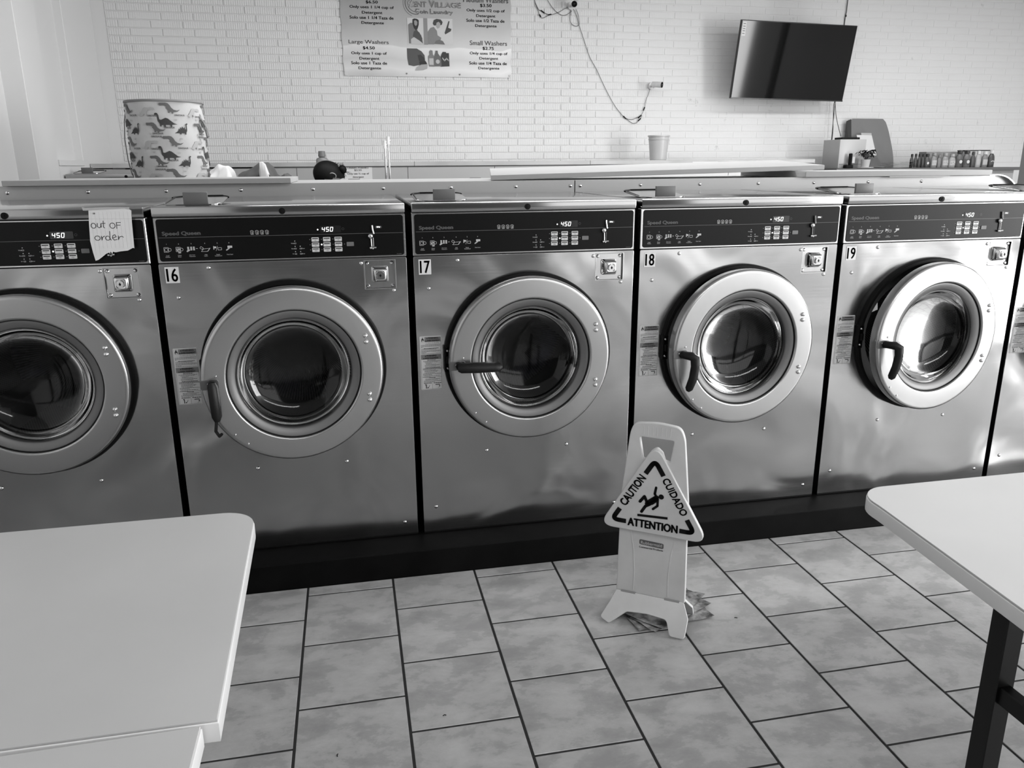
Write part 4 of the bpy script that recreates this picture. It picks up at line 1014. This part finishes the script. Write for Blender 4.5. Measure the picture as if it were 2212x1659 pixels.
b1 = flat([(0, 60), (15, 40), (12, 15), (25, 0), (45, 5), (48, 40), (62, 60), (60, 150), (8, 150)], bn_, 'bottle_picture', 120, 5.2632, 1.533, 2.672)
flat([(10, 75), (52, 75), (52, 135), (10, 135)], b1, 'label', 185, 5.2620, 1.533, 2.672)
b2 = flat([(55, 70), (70, 30), (75, 5), (95, 5), (98, 30), (125, 65), (130, 145), (60, 148)], bn_, 'bottle_picture', 96, 5.2624, 1.533, 2.672)
MB().disc(1.627, 2.567, .020, F(5.2746)).build('label', mat('photo_185', 185, .5), b2)
b3 = flat([(122, 60), (135, 30), (145, 15), (175, 15), (178, 25), (205, 25), (208, 145), (118, 150), (128, 90)], bn_, 'bottle_picture', 42, 5.2628, 1.533, 2.672)
q = MB(); put(q, 'SAVE', 1.704, 2.585, .062, .020, bold=.02, M=F(5.2614)); q = MB(); q.stroke([(1.675, 2.60), (1.695, 2.575), (1.715, 2.60), (1.732, 2.578)], .010, F(5.2746)); q.build('label', mat('photo_185', 185, .5), b3)
for i, (x, z, r_, mm) in enumerate(((.736, 2.446, .0175, M_white), (1.318, 2.453, .007, M_greyprint), (1.842, 2.451, .007, M_greyprint), (2.350, 2.447, .010, M_white))):
    MB().cyl((x, 5.272, z), (x, 5.284, z), r_, n=20).cyl((x, 5.270, z), (x, 5.273, z), r_*.2, n=8).build('grommet', mm, bn_)

# ------------------------------------------------------------------ cameras and cables
def cctv(label, pos, aim, s=1):
    t = thing('security_camera', label, 'camera', pos)
    a = Vector(aim).normalized(); q = a.to_track_quat('Y', 'Z').to_matrix().to_4x4()
    MB().cyl((0, .145, .0), (0, .165, 0), .035, n=24).cyl((0, .15, 0), (0, .09, -.01), .012, n=12).ball((0, .09, -.008), .018, 12).build('mount', M_plas, t)
    MB().add(*(lambda m: (m.v, m.f))(MB().lathe([(0, -.055), (.024, -.055), (.028, -.05), (.029, .05), (0, .052)], 28, q, 'y')), True).build('housing', M_plas, t)
    MB().lathe([(.0, .050), (.027, .050), (.0285, .056), (.023, .057), (.020, .052), (0, .052)], 28, q, 'y').build('front_glass', M_black, t)
    MB().lathe([(0, .0555), (.009, .055), (.011, .052)], 18, q, 'y').build('lens', mat('lens', 35, .08), t)
    return t
cctv('round-faced security camera at the top edge, right of the banner', (2.982, 5.125, 3.106), (-.55, -1, -.36))
cctv('white bullet security camera on the brick wall above the bucket', (3.862, 5.125, 2.367), (.85, -.75, -.12))
M_wire = mat('cable_black', 22, .5)
def smooth(P, n=6):
    out = []
    for i in range(len(P)-1):
        p0, p1, p2, p3 = P[max(i-1, 0)], P[i], P[i+1], P[min(i+2, len(P)-1)]
        for k in range(n):
            t = k/n; out.append(tuple(.5*(2*b+(c-a)*t+(2*a-5*b+4*c-d)*t*t+(3*b-a-3*c+d)*t**3) for a, b, c, d in zip(p0, p1, p2, p3)))
    out.append(P[-1]); return out
def cable(label, lines, conns=(), r=.0022, cat='cable', y=5.282, group=None):
    t = thing('cable', label, cat, group=group)
    for L in lines: MB().tube([(p[0], p[1] if len(p) > 2 else y, p[-1]) for p in smooth(L)], r, 6).build('wire', M_wire, t)
    for (x0, z0), (x1, z1) in conns: MB().cyl((x0, y, z0), (x1, y, z1), .006, n=10).build('connector', M_black, t)
    return t
cable('thin black cable drooping from the upper camera to the lower camera', [
    [(2.985, 3.09), (3.014, 3.07), (3.046, 3.0), (3.068, 2.93), (3.117, 2.806), (3.182, 2.642), (3.259, 2.521), (3.325, 2.398), (3.411, 2.251), (3.484, 2.148), (3.577, 2.055), (3.655, 2.035), (3.719, 2.056), (3.758, 2.074), (3.794, 2.15), (3.804, 2.219), (3.833, 2.289), (3.844, 2.34)],
    [(3.577, 2.055), (3.643, 2.009), (3.689, 1.995), (3.734, 2.021), (3.771, 2.074)]],
    [((3.563, 2.068), (3.592, 2.042)), ((3.784, 2.125), (3.796, 2.158)), ((3.727, 2.05), (3.762, 2.078)), ((3.728, 2.02), (3.757, 2.045))])
cable('tangle of thin black cables left of the upper camera', [
    [(2.6, 3.158), (2.642, 3.074), (2.689, 3.047), (2.761, 3.022), (2.845, 3.043), (2.917, 3.082), (2.97, 3.105)],
    [(2.6, 3.158), (2.63, 3.085), (2.663, 3.009), (2.69, 2.99), (2.761, 3.022)],
    [(2.737, 3.157), (2.797, 3.079), (2.87, 3.027), (2.93, 3.024), (2.99, 3.063)],
    [(2.975, 3.095), (2.973, 2.976), (2.998, 2.936), (3.041, 2.924), (3.068, 2.946), (3.058, 3.022), (3.033, 3.08)]],
    [((2.672, 3.060), (2.706, 3.036)), ((2.655, 3.022), (2.672, 2.998)), ((2.745, 3.020), (2.778, 3.026))])

# ------------------------------------------------------------------ television
tv = thing('television', 'black flat-screen television mounted tilted on the brick wall', 'television', (5.283, 4.95, 2.585))
tv.rotation_euler = (Matrix.Rotation(.031, 4, 'Z') @ Matrix.Rotation(.161, 4, 'X') @ Matrix.Rotation(.014, 4, 'Y')).to_euler()
MB().box((-.66, .0, -.371), (.66, .035, .371), .004, None, 2).box((-.4, .035, -.25), (.4, .06, .2), .01).build('casing', mat('tv_casing', 16, .35), tv)
MB().box((-.652, -.0015, -.358), (.652, .001, .363)).build('screen', mat('tv_screen', 10, .06, 0, .3), tv)
MB().box((-.66, -.004, -.371), (.66, .0, -.358), .001).build('lower_bezel', mat('tv_bezel', 26, .25), tv)
t_ = MB().box((-.645, -.0025, .225), (-.605, -.0015, .352)).build('sticker', M_white, tv)
q = MB(); 
for z in (.335, .312, .29, .27, .245): q.rect(-.638, z-.004, -.612, z+.004, F(-.0028))
q.build('sticker_print', M_greyprint, t_)['kind'] = 'stuff'
MB().box((-.12, .06, -.10), (.12, .24, -.06), .004).box((-.15, .23, -.2), (.15, .25, .1), .003).build('wall_bracket', M_black, tv)
cable('black cable running up the wall above the television', [[(6.05, 5.285, 3.39), (6.048, 5.285, 3.26), (6.045, 5.285, 3.143), (6.039, 5.285, 3.098), (6.036, 5.285, 2.98), (6.0, 5.2, 2.8)]], [((6.043, 3.09), (6.043, 3.11))], .0045)
cable('black cables hanging from the television down to the counter', [
    [(5.96, 5.1, 2.30), (5.976, 5.24, 2.215), (5.984, 5.24, 2.039), (5.992, 5.24, 1.816), (5.927, 5.24, 1.60), (5.930, 5.24, 1.53)],
    [(5.888, 5.1, 2.24), (5.93, 5.1, 2.05), (5.985, 5.07, 1.856)],
    [(5.961, 5.2, 2.23), (5.961, 5.2, 1.815), (5.972, 5.2, 1.60), (5.946, 5.2, 1.545)],
    [(5.98, 5.09, 1.827), (5.91, 5.1, 1.709), (5.85, 5.1, 1.60), (5.83, 5.1, 1.535)]], (), .0035)

# ------------------------------------------------------------------ service counter and what stands on it
k_ = thing('service_counter', 'tall counter with dark top at the back right', 'counter')
MB().box((5.60, 4.5, 1.490), (7.80, 5.288, 1.522), .003).build('countertop', mat('dark_laminate', 88, .4), k_)
MB().box((5.64, 4.54, 0), (7.76, 5.288, 1.490)).build('base', mat('counter_grey', 150, .6), k_)
cz = 1.5225
t = thing('metal_box', 'pale steel box on the counter below the hanging cables', 'box', (5.90, 4.86, cz))
MB().box((-.152, -.15, 0), (.155, .15, .292), .004, None, 2).build('body', mat('pale_steel', 172, .4, .15), t)
MB().box((-.14, -.152, .04), (.145, -.149, .045)).build('seam', M_greyprint, t)
t = thing('router', 'flat black router lying on top of the pale steel box', 'router', (5.90, 4.83, cz+.2925))
MB().box((-.10, -.07, 0), (.11, .07, .022), .006, None, 2).build('body', M_black, t)
MB().disc(.08, .011, .002, F(-.0705), 8).build('indicator', M_greyprint, t)
# draped board leaning on the wall
t = thing('draped_board', 'grey cloth-covered board leaning against the wall behind the plant', 'board')
gc = mat('grey_cloth', 118, .85)
vs = []; n1, n2 = 26, 30
for j in range(n2+1):
    v = j/n2; z = cz+.525*v; xl = 6.16+.02*(1-v)*0+(6.165-6.20)*v*0; xl = 6.190-.010*v; xr = 6.715-.02*v-.10*v**2.5
    if v > .94: k = (v-.94)/.06; xl += .018*k; xr -= .018*k
    for i in range(n1+1):
        u = i/n1; x = xl+(xr-xl)*u; y = 5.12+.09*v-.004*math.sin(u*9+v*6)-.012*math.sin((u*1.4-v)*7)*(1-v)-.02*(1-v)*math.exp(-((u-.75+v*.5)/.05)**2)
        vs.append((x, y, z))
fs = [(j*(n1+1)+i, j*(n1+1)+i+1, (j+1)*(n1+1)+i+1, (j+1)*(n1+1)+i) for j in range(n2) for i in range(n1)]
MB().add(vs, fs, True).build('cloth', gc, t, angle=180)
MB().box((6.175, 5.22, cz), (6.60, 5.262, cz+.515), .01, Matrix.Identity(4), 2).build('board', mat('dark_board', 60, .6), t)
MB().add([(6.188, 5.115, cz), (6.150, 5.24, cz), (6.150, 5.245, cz+.50), (6.182, 5.205, cz+.522)], [(0, 1, 2, 3)]).build('side_flap', mat('grey_cloth_dark', 75, .85), t)
t = thing('note_sheet', 'white sheet taped to the grey cloth-covered board', 'paper')
MB().add([(6.265, 5.06, 1.655), (6.438, 5.055, 1.655), (6.385, 5.10, 1.868), (6.200, 5.105, 1.873)], [(0, 1, 2, 3)]).build('sheet', M_white, t)
MB().add([(6.26, 5.102, 1.86), (6.385, 5.099, 1.855), (6.385, 5.11, 1.892), (6.26, 5.113, 1.895)], [(0, 1, 2, 3)]).build('tape', mat('tape_pale', 170, .4), t)
# potted plant
t = thing('potted_plant', 'small leafy plant in a pale pot on the counter', 'plant', (5.985, 4.59, cz))
MB().lathe([(0, 0), (.036, 0), (.038, .004), (.047, .085), (.049, .088), (.045, .088), (.043, .07), (0, .07)], 32).build('pot', mat('pot_pale', 180, .5), t)
MB().lathe([(0, .0), (.06, .0), (.085, .008), (.083, .012), (.0, .010)], 32, Matrix.Translation((.0, -.0, -.0015))).build('saucer', M_plas, t)
lf = mat('dark_leaf', 50, .5); st_ = MB()
rd = random.Random(11)
for k in range(26):
    a = rd.uniform(0, 2*PI); el = rd.uniform(.1, 1.1); R1 = rd.uniform(.03, .065); base = Vector((R1*math.cos(a), R1*.7*math.sin(a), .105+.055*el+rd.uniform(0, .02)))
    st_.tube([(0, 0, .07), tuple(base*.6+Vector((0, 0, .03))), tuple(base)], .0016, 5)
    d_ = Vector((math.cos(a), math.sin(a)*.6, rd.uniform(-.35, .3))).normalized(); sd = d_.cross(Vector((0, 0, 1))).normalized(); nn = sd.cross(d_)
    L_ = rd.uniform(.045, .065); W_ = L_*.46; lv = []
    for i in range(7):
        q_ = i/6; wd_ = W_*math.sin(PI*q_**.8)+.0006
        c_ = base+d_*L_*q_+nn*(.010*math.sin(q_*PI))-Vector((0, 0, .012*q_*q_))
        lv += [c_-sd*wd_+nn*.003, c_, c_+sd*wd_+nn*.003]
    MB().add(lv, [(i*3+j, i*3+j+1, i*3+j+4, i*3+j+3) for i in range(6) for j in range(2)], True).build('leaf', lf, t)
st_.build('stems', lf, t)['kind'] = 'stuff'
# clutter
t = thing('tape_dispenser', 'black desk item left of the potted plant', 'desk item', (5.825, 4.66, cz))
MB().box((-.03, -.03, 0), (.05, .03, .035), .004).box((.015, -.02, .03), (.04, .02, .15), .006).build('body', M_black, t)
MB().box((.042, -.015, .05), (.075, .015, .12), .004).build('card', M_white, t)
t = thing('pen_cup', 'small dark cup right of the potted plant', 'cup', (6.075, 4.68, cz))
MB().lathe([(0, 0), (.022, 0), (.025, .05), (.022, .05), (.020, .004), (0, .004)], 24).build('body', M_black, t)
MB().cyl((.004, 0, .02), (.012, 0, .065), .006, n=8).build('pen', M_white, t)
rd = random.Random(2)
for k, (x, y, n_, wd, lab) in enumerate(((6.18, 4.62, 2, .13, 'thin stack of papers right of the potted plant'), (6.335, 4.66, 5, .19, 'thick pile of papers below the cloth-covered board'), (6.535, 4.64, 6, .15, 'crumpled pile of papers left of the bottles'))):
    t = thing('paper_pile', lab, 'papers', (x, y, cz), group='paper piles on the counter')
    for i in range(n_):
        a = rd.uniform(-.35, .35); dz = .004+.010*i*(1.1 if k else .5)
        vv = []
        for jj in range(5):
            for ii in range(7):
                u, v = ii/6-.5, jj/4-.5
                vv.append((wd*(u*math.cos(a)-v*.7*math.sin(a)), .14*(u*.7*math.sin(a)+v*math.cos(a)), dz+.0028*math.sin(u*7+i)*math.cos(v*4+i*2)+.002))
        MB().add(vv, [(jj*7+ii, jj*7+ii+1, jj*7+ii+8, jj*7+ii+7) for jj in range(4) for ii in range(6)], True).build('sheet', mat('paper_%d' % (i % 3), (185, 160, 135)[i % 3], .7), t)
# bottles
BT = [(6.598, .040, .143, 48, 28, None, 'dark small bottle, leftmost of the row on the counter'), (6.645, .040, .145, 55, 30, None, 'dark small bottle, second from the left of the counter row'),
      (6.690, .042, .145, 50, 28, None, 'dark small bottle, third from the left of the counter row'), (6.735, .042, .145, 46, 26, None, 'dark small bottle, fourth from the left of the counter row'),
      (6.785, .060, .145, 60, 26, 'disc', 'dark bottle with a round white emblem near the left of the counter row'),
      (6.868, .070, .155, 128, 140, 'text', 'mid-grey tall-necked bottle in the counter row'), (6.935, .048, .130, 118, 120, None, 'narrow grey bottle between two wider ones in the counter row'),
      (7.005, .078, .152, 138, 150, 'text', 'broad grey bottle at the middle of the counter row'), (7.092, .080, .142, 150, 160, 'text', 'pale round-shouldered bottle right of the middle of the row'),
      (7.180, .086, .180, 88, 40, 'disc', 'tall dark bottle with a white oval emblem in the counter row'), (7.272, .086, .180, 98, 50, 'disc', 'tall bottle with a small eye-like emblem in the counter row'),
      (7.350, .052, .165, 70, 60, None, 'narrow dark bottle beside the pale-capped bottles'), (7.415, .062, .172, 165, 205, 'plain', 'pale-capped bottle left of the rightmost one'),
      (7.50, .070, .168, 120, 205, 'plain', 'second pale-capped bottle from the right'), (7.58, .075, .178, 60, 205, 'text', 'rightmost bottle of the counter row, dark body and pale cap')]
for x, wd, hg, bs_, cs_, lb_, lab in BT:
    jug('soap_bottle', lab, x, 4.68, cz, hg, wd/2, bs_, cs_, 'bottles in a row on the service counter', lab=lb_, lab_s=(70 if bs_ < 110 else 175), flat=.6, slim=.42)
t = MB().box((7.36, 4.78, cz), (7.64, 4.9, cz+.185), .002); 
t = thing('display_carton', 'open carton behind the right end of the bottle row', 'box', (0, 0, 0))
MB().box((6.83, 4.76, cz), (7.30, 4.88, cz+.165), .003).build('body', mat('carton_grey', 130, .6), t)
t = thing('display_carton', 'pale open-topped carton with dark rim behind the rightmost bottles', 'box', (0, 0, 0))
MB().box((7.36, 4.76, cz), (7.635, 4.9, cz+.172), .002).build('body', mat('carton_pale', 190, .5), t)
MB().box((7.33, 4.755, cz+.172), (7.638, 4.905, cz+.180), .001).build('rim', M_black, t)

# ------------------------------------------------------------------ handwritten note on machine 15
t = thing('handwritten_note', 'torn sheet of lined paper reading out of order, taped to a washing machine', 'note', (0, -.0085, 0))
out = [(-.195, 1.444), (-.075, 1.449), (-.060, 1.438), (-.0625, 1.40), (-.066, 1.309), (-.070, 1.311), (-.088, 1.302), (-.111, 1.300), (-.128, 1.297), (-.140, 1.300), (-.159, 1.293), (-.172, 1.283), (-.186, 1.273), (-.196, 1.270), (-.2005, 1.300), (-.204, 1.337), (-.2, 1.39)]
MB().mesh(curve_mesh([out], .0002), False, F(-.0125)).build('sheet', mat('note_paper', 208, .6, bump=(26, .5, .003)), t)
q = MB()
for k in range(10): x = -.190+k*.013; q.stroke([(x, 1.435), (x-.001, 1.312 if x > -.17 else 1.29)], .0004, F(-.0130), False)
q.stroke([(-.197, 1.412), (-.063, 1.410)], .0005, F(-.0130), False); q.build('ruled_lines', mat('rule_grey', 165, .6), t)['kind'] = 'stuff'
q = MB(); wdt = .0019; yn = F(-.0134)
def ell(cx, cz_, rx, rz, a0=0, a1=360, n=14): return [(cx+rx*math.cos(math.radians(a0+(a1-a0)*i/n)), cz_+rz*math.sin(math.radians(a0+(a1-a0)*i/n))) for i in range(n+1)]
q.stroke(ell(-.186, 1.389, .0075, .0085), wdt, yn)
q.stroke([(-.173, 1.397), (-.174, 1.386), (-.169, 1.3815), (-.163, 1.385), (-.1615, 1.396), (-.162, 1.383)], wdt, yn)
q.stroke([(-.1535, 1.404), (-.155, 1.384), (-.152, 1.381)], wdt, yn); q.stroke([(-.160, 1.396), (-.148, 1.3965)], wdt, yn)
q.stroke(ell(-.126, 1.388, .0085, .009, 80, 440), wdt, yn)
q.stroke([(-.112, 1.398), (-.113, 1.378)], wdt, yn); q.stroke([(-.1125, 1.398), (-.099, 1.398)], wdt, yn); q.stroke([(-.1125, 1.389), (-.101, 1.389)], wdt, yn)
q.stroke(ell(-.179, 1.347, .0085, .0075), wdt, yn)
q.stroke([(-.166, 1.353), (-.1655, 1.340), (-.163, 1.349), (-.156, 1.353)], wdt, yn)
q.stroke(ell(-.1465, 1.346, .007, .007, 60, 400), wdt, yn); q.stroke([(-.1375, 1.369), (-.1395, 1.345), (-.136, 1.339)], wdt, yn)
q.stroke([(-.131, 1.346), (-.119, 1.350), (-.122, 1.357), (-.129, 1.355), (-.131, 1.345), (-.126, 1.339), (-.117, 1.341)], wdt, yn)
q.stroke([(-.112, 1.353), (-.1125, 1.340), (-.109, 1.349), (-.100, 1.351), (-.096, 1.348)], wdt, yn)
q.build('handwriting', mat('pen_ink', 30, .5), t)['kind'] = 'stuff'
tp = mat('clear_tape', 165, .25)
MB().mesh(curve_mesh([[(-.212, 1.440), (-.080, 1.445), (-.066, 1.441), (-.064, 1.449), (-.140, 1.4505), (-.205, 1.449), (-.214, 1.452)]], .0002), False, F(-.0142)).build('tape', tp, t)
MB().cyl((-.178, -.0132, 1.430), (-.178, -.0150, 1.430), .0028, n=12).build('pin', M_greyprint, t)

# ------------------------------------------------------------------ folding tables
def table_top(t, outline, z1, th=.036):
    me = curve_mesh([outline], .0012, .0008); MB().mesh(me, False, Matrix.Translation((0, 0, z1-.002))).build('tabletop', M_lam, t)
    cxm = sum(p[0] for p in outline)/len(outline); cym = sum(p[1] for p in outline)/len(outline)
    inner = [(cxm+(x-cxm)*.9985, cym+(y-cym)*.9985) for x, y in outline]
    MB().mesh(curve_mesh([outline], th/2-.0035, .0025, 2), True, Matrix.Translation((0, 0, z1-th/2-.0035))).build('edge_band', M_edge, t)
def corner(cx, cy, r, a0, n=8): return [(cx+r*math.cos(math.radians(a0+90*i/n)), cy+r*math.sin(math.radians(a0+90*i/n))) for i in range(n+1)]
def legs(t, P, z1, sx=.040, sy=.040):
    m0 = None
    for x, y in P:
        MB().box((x, y, 0), (x+sx, y+sy, z1-.0375), .002).build('leg', M_tblack, t)
TZ = .80
t = thing('folding_table', 'long white laminate folding table in the left foreground', 'table')
table_top(t, corner(.416-.075, -1.199-.075, .075, 0)+[(-1.5, -1.199), (-1.5, -1.942), (.436, -1.942)], TZ)
legs(t, ((.10, -1.33), (-1.4, -1.33), (.10, -1.85), (-1.4, -1.85)), TZ)
MB().box((.10, -1.83, .57), (.14, -1.31, .60), .002).build('rail', M_tblack, t)
t = thing('folding_table', 'second white table butted against the left one, at the bottom edge', 'table')
table_top(t, [(.414, -1.953), (-1.5, -1.99), (-1.5, -2.75), (.418, -2.75)], TZ-.001)
legs(t, ((.10, -2.10), (-1.4, -2.12), (.10, -2.70), (-1.4, -2.70)), TZ)
MB().box((.10, -2.68, .57), (.14, -2.12, .60), .002).build('rail', M_tblack, t)
t = thing('folding_table', 'white laminate folding table on black legs in the right foreground', 'table')
table_top(t, [(1.756, -2.75)]+[(1.853-.0, -1.49)]+corner(1.853+.085, -1.392-.075, .08, 90)[::-1][:0]+[(1.853+.08+.08*math.cos(math.radians(a)), -1.472+.08*math.sin(math.radians(a))) for a in range(180, 89, -10)]+[(3.6, -1.385), (3.6, -2.75)], TZ)
legs(t, ((1.824, -1.912), (3.45, -1.912), (1.800, -2.70), (3.45, -2.70)), TZ)
MB().box((1.832, -2.70, .575), (1.857, -1.905, .612), .002).build('rail', M_tblack, t)
MB().ball((1.845, -1.902, .6125), .004, 8).build('rail_screw', M_screw, t)

# ------------------------------------------------------------------ caution sign
SO = Vector((1.644, -.6405, .10)); sa = RAD(-34.87)
cg = thing('caution_sign', 'white plastic wet floor caution sign standing on the tiles', 'sign', (SO.x, SO.y, 0), sa)
# local frame: x across, -y towards the viewer, z up
SP = mat('sign_plastic', 205, .42, noise=(9, 198, 208, 5))
def FS(y=0): return Matrix.Translation((0, y, .10)) @ FRONT
def arcp(P, r=.02, n=5):
    """round the corners of a polygon; entries may carry their own radius"""
    out = []; m_ = len(P)
    for i in range(m_):
        p = Vector(P[i][:2]); a = Vector(P[i-1][:2]); c = Vector(P[(i+1) % m_][:2]); rr_ = P[i][2] if len(P[i]) > 2 else r
        da = (a-p); dc = (c-p); la, lc = da.length, dc.length; da.normalize(); dc.normalize()
        ang = da.angle(dc); d_ = min(rr_/math.tan(ang/2), la*.45, lc*.45)
        q0, q1 = p+da*d_, p+dc*d_
        for k in range(n+1):
            t = k/n; out.append(tuple((1-t)**2*q0+2*t*(1-t)*p+t*t*q1))
    return out
bodyL = arcp([(-.121, 0, .003), (-.117, .24, .05), (-.1135, .38, .2), (-.090, .600, .15), (-.078, .635, .03), (0, .643, .2), (.076, .635, .03), (.091, .600, .15), (.1125, .38, .2), (.115, .24, .05), (.120, 0, .003)], .02)
hole = arcp([(-.062, .594, .008), (.062, .592, .010), (.050, .506, .008), (.028, .512, .01), (.018, .540, .015), (0, .556, .012), (-.018, .540, .015), (-.030, .512, .01), (-.047, .508, .008)], .01)
MB().mesh(curve_mesh([bodyL, hole], .0065, .003, 2), True, FS(.0)).build('panel', SP, cg, angle=40)
tri = arcp([(0, .572, .030), (-.186, .250, .028), (.186, .246, .028)], .03, 8)
tp_ = MB().mesh(curve_mesh([tri], .006, .003, 2), True, FS(-.012)).build('triangle_plate', SP, cg, angle=40)
yk = FS(-.0222)
pk = MB()
A_, L_, R__ = Vector((0, .517)), Vector((-.143, .279)), Vector((.143, .275))
def seg_pt(a, b, t): return a+(b-a)*t
def bracket(P0, P1, P2, d0, d1):
    u0 = (P0-P1).normalized(); u1 = (P2-P1).normalized(); r_ = .012
    q = [P1+u0*d0, P1+u0*r_*1.8]
    for k in range(1, 5):
        t = k/5; q.append((1-t)**2*(P1+u0*r_*1.8)+2*t*(1-t)*P1+t*t*(P1+u1*r_*1.8))
    q += [P1+u1*r_*1.8, P1+u1*d1]
    s_ = [tuple(p) for p in q]; pk.stroke(s_, .0165, yk, False)
    for p in s_[1:-1]: pk.disc(p[0], p[1], .00825, yk, 12)
bracket(L_, A_, R__, .060, .060); bracket(A_, L_, R__, .052, .050); bracket(L_, R__, A_, .050, .052)
pk.build('triangle_border', M_print, tp_)['kind'] = 'stuff'
an = math.atan2(A_.y-L_.y, A_.x-L_.x)
pk = MB(); put(pk, 'CAUTION', (A_.x+L_.x)/2-.002, (A_.y+L_.y)/2, .132, .027, bold=.035, rot=an, M=yk)
put(pk, 'CUIDADO', (A_.x+R__.x)/2+.001, (A_.y+R__.y)/2, .140, .025, bold=.030, rot=-math.atan2(A_.y-R__.y, R__.x-A_.x), M=yk)
put(pk, 'ATTENTION', 0, .279, .172, .029, bold=.035, M=yk)
pk.build('caution_lettering', M_print, tp_)['kind'] = 'stuff'
def SS(X, Y):
    v = (1278+.247*(X-461)-Y)*.00056; u = (X-461)*.000526-.0255*v/.55
    return (u, v)
fg = MB()
fg.disc(*SS(545, 604), .0092, yk, 20)
fg.stroke([SS(512, 540), SS(503, 580), SS(520, 612)], .0085, yk)
fg.stroke([SS(522, 615), SS(520, 660), SS(490, 678)], .0085, yk)
fg.stroke([SS(515, 605), SS(500, 612), SS(468, 628), SS(452, 640)], .0165, yk)
fg.stroke([SS(508, 620), SS(480, 636)], .017, yk)
fg.stroke([SS(455, 640), SS(435, 590), SS(405, 620)], .0105, yk)
fg.stroke([SS(470, 645), SS(440, 655), SS(414, 688)], .0105, yk)
fg.stroke([SS(386, 708), SS(586, 748)], .0088, yk, False)
fg.build('falling_figure', M_print, tp_)['kind'] = 'stuff'
fg = MB().mesh(curve_mesh([arcp([(-.046, .213), (.040, .210), (.040, .190), (-.046, .194)], .006)], .0002), False, FS(-.0098)).build('brand_badge', mat('badge_mid', 90, .5), cg)
q = MB(); put(q, 'Rubbermaid', -.003, .202, .074, .0115, bold=.01, M=FS(-.0105)); q.build('brand_lettering', M_white, fg)
q = MB(); put(q, 'Commercial Products', -.004, .184, .084, .0068, bold=.02, M=FS(-.0100)); q.build('small_lettering', M_print, cg)['kind'] = 'stuff'
q = MB()
for s_ in (-1, 1): q.tube([(s_*.078*1.0, -.0085, .10+.24), (s_*.066, -.009, .10+.17), (s_*.060, -.009, .10+.09), (s_*.062, -.009, .10+.01)], .0022, 6)
q.build('moulded_ribs', SP, cg)['kind'] = 'stuff'
q = MB()
for k in range(7): x = -.045+k*.015; q.tube([(x, -.0090, .10+.600), (x*1.03, -.0090, .10+.632)], .0014, 5)
q.build('grip_ribs', SP, cg)['kind'] = 'stuff'
for s_ in (-1, 1):
    MB().cyl((s_*.105, -.012, .098), (s_*.052, -.012, .098), .0055, n=12).build('hinge', mat('hinge_grey', 135, .5), cg)
# spreading feet: a sloped plate on each side
def foot(sgn, name):
    o2 = arcp([(-.121, 0, .004), (-.136, -.045, .02), (-.160, -.103, .010), (-.128, -.118, .008), (-.072, -.066, .02), (0, -.060, .05), (.072, -.066, .02), (.092, -.118, .012), (.140, -.118, .012), (.142, -.05, .02), (.120, 0, .004)], .01)
    M_ = Matrix.Translation((0, -.012*sgn, .098)) @ (Matrix.Scale(sgn, 4, (0, 1, 0)) if sgn < 0 else Matrix.Identity(4)) @ Matrix.Rotation(RAD(52), 4, 'X')
    me = MB().mesh(curve_mesh([o2], .0028, .0018, 2), True, M_).build(name, SP, cg, angle=40); return me
foot(1, 'front_foot'); foot(-1, 'rear_foot')
t = MB()
for s_ in (-1, 1): t.tube([(s_*.10, -.03, .075), (s_*.112, -.055, .046), (s_*.135, -.08, .014)], .002, 5)
# trodden magazine under the sign
t = thing('crumpled_magazine', 'trodden glossy magazine pages lying under the caution sign', 'magazine', (1.715, -.600, 0), RAD(20))
mg = mat('magazine_print', 90, .3, noise=(30, 30, 175, 6))
rd = random.Random(4)
for k in range(3):
    vv = []
    for jj in range(9):
        for ii in range(11):
            u, v = ii/10-.5, jj/8-.5
            vv.append((.30*u+.01*k, .20*v+.012*k, .004+.005*k+.004*math.sin(u*14+k*2)*math.cos(v*11+k)+.006*abs(v)*abs(u)*4))
    MB().add(vv, [(jj*11+ii, jj*11+ii+1, jj*11+ii+12, jj*11+ii+11) for jj in range(8) for ii in range(10)], True).build('page', mg, t).rotation_euler = (0, 0, (-.25, .1, .3)[k])
# specks of dirt and lint on the floor
for k, (x, y, lab) in enumerate(((.86, -1.00, 'tiny dark speck of lint on a tile midway between left table and caution sign'), (.55, -1.1, 'tiny dark speck of lint on a tile close to the left table'), (1.95, -.70, 'tiny dark speck of lint on a tile right of the caution sign'))):
    o = MB().tube([(-.005, 0, .0015), (0, .002, .003), (.005, .001, .0015)], .0014, 5).build('lint_speck', M_print); o.location = (x, y, .0005); o.rotation_euler = (0, 0, k*1.3)
    tag(o, lab, 'speck', 'lint specks on the floor tiles')
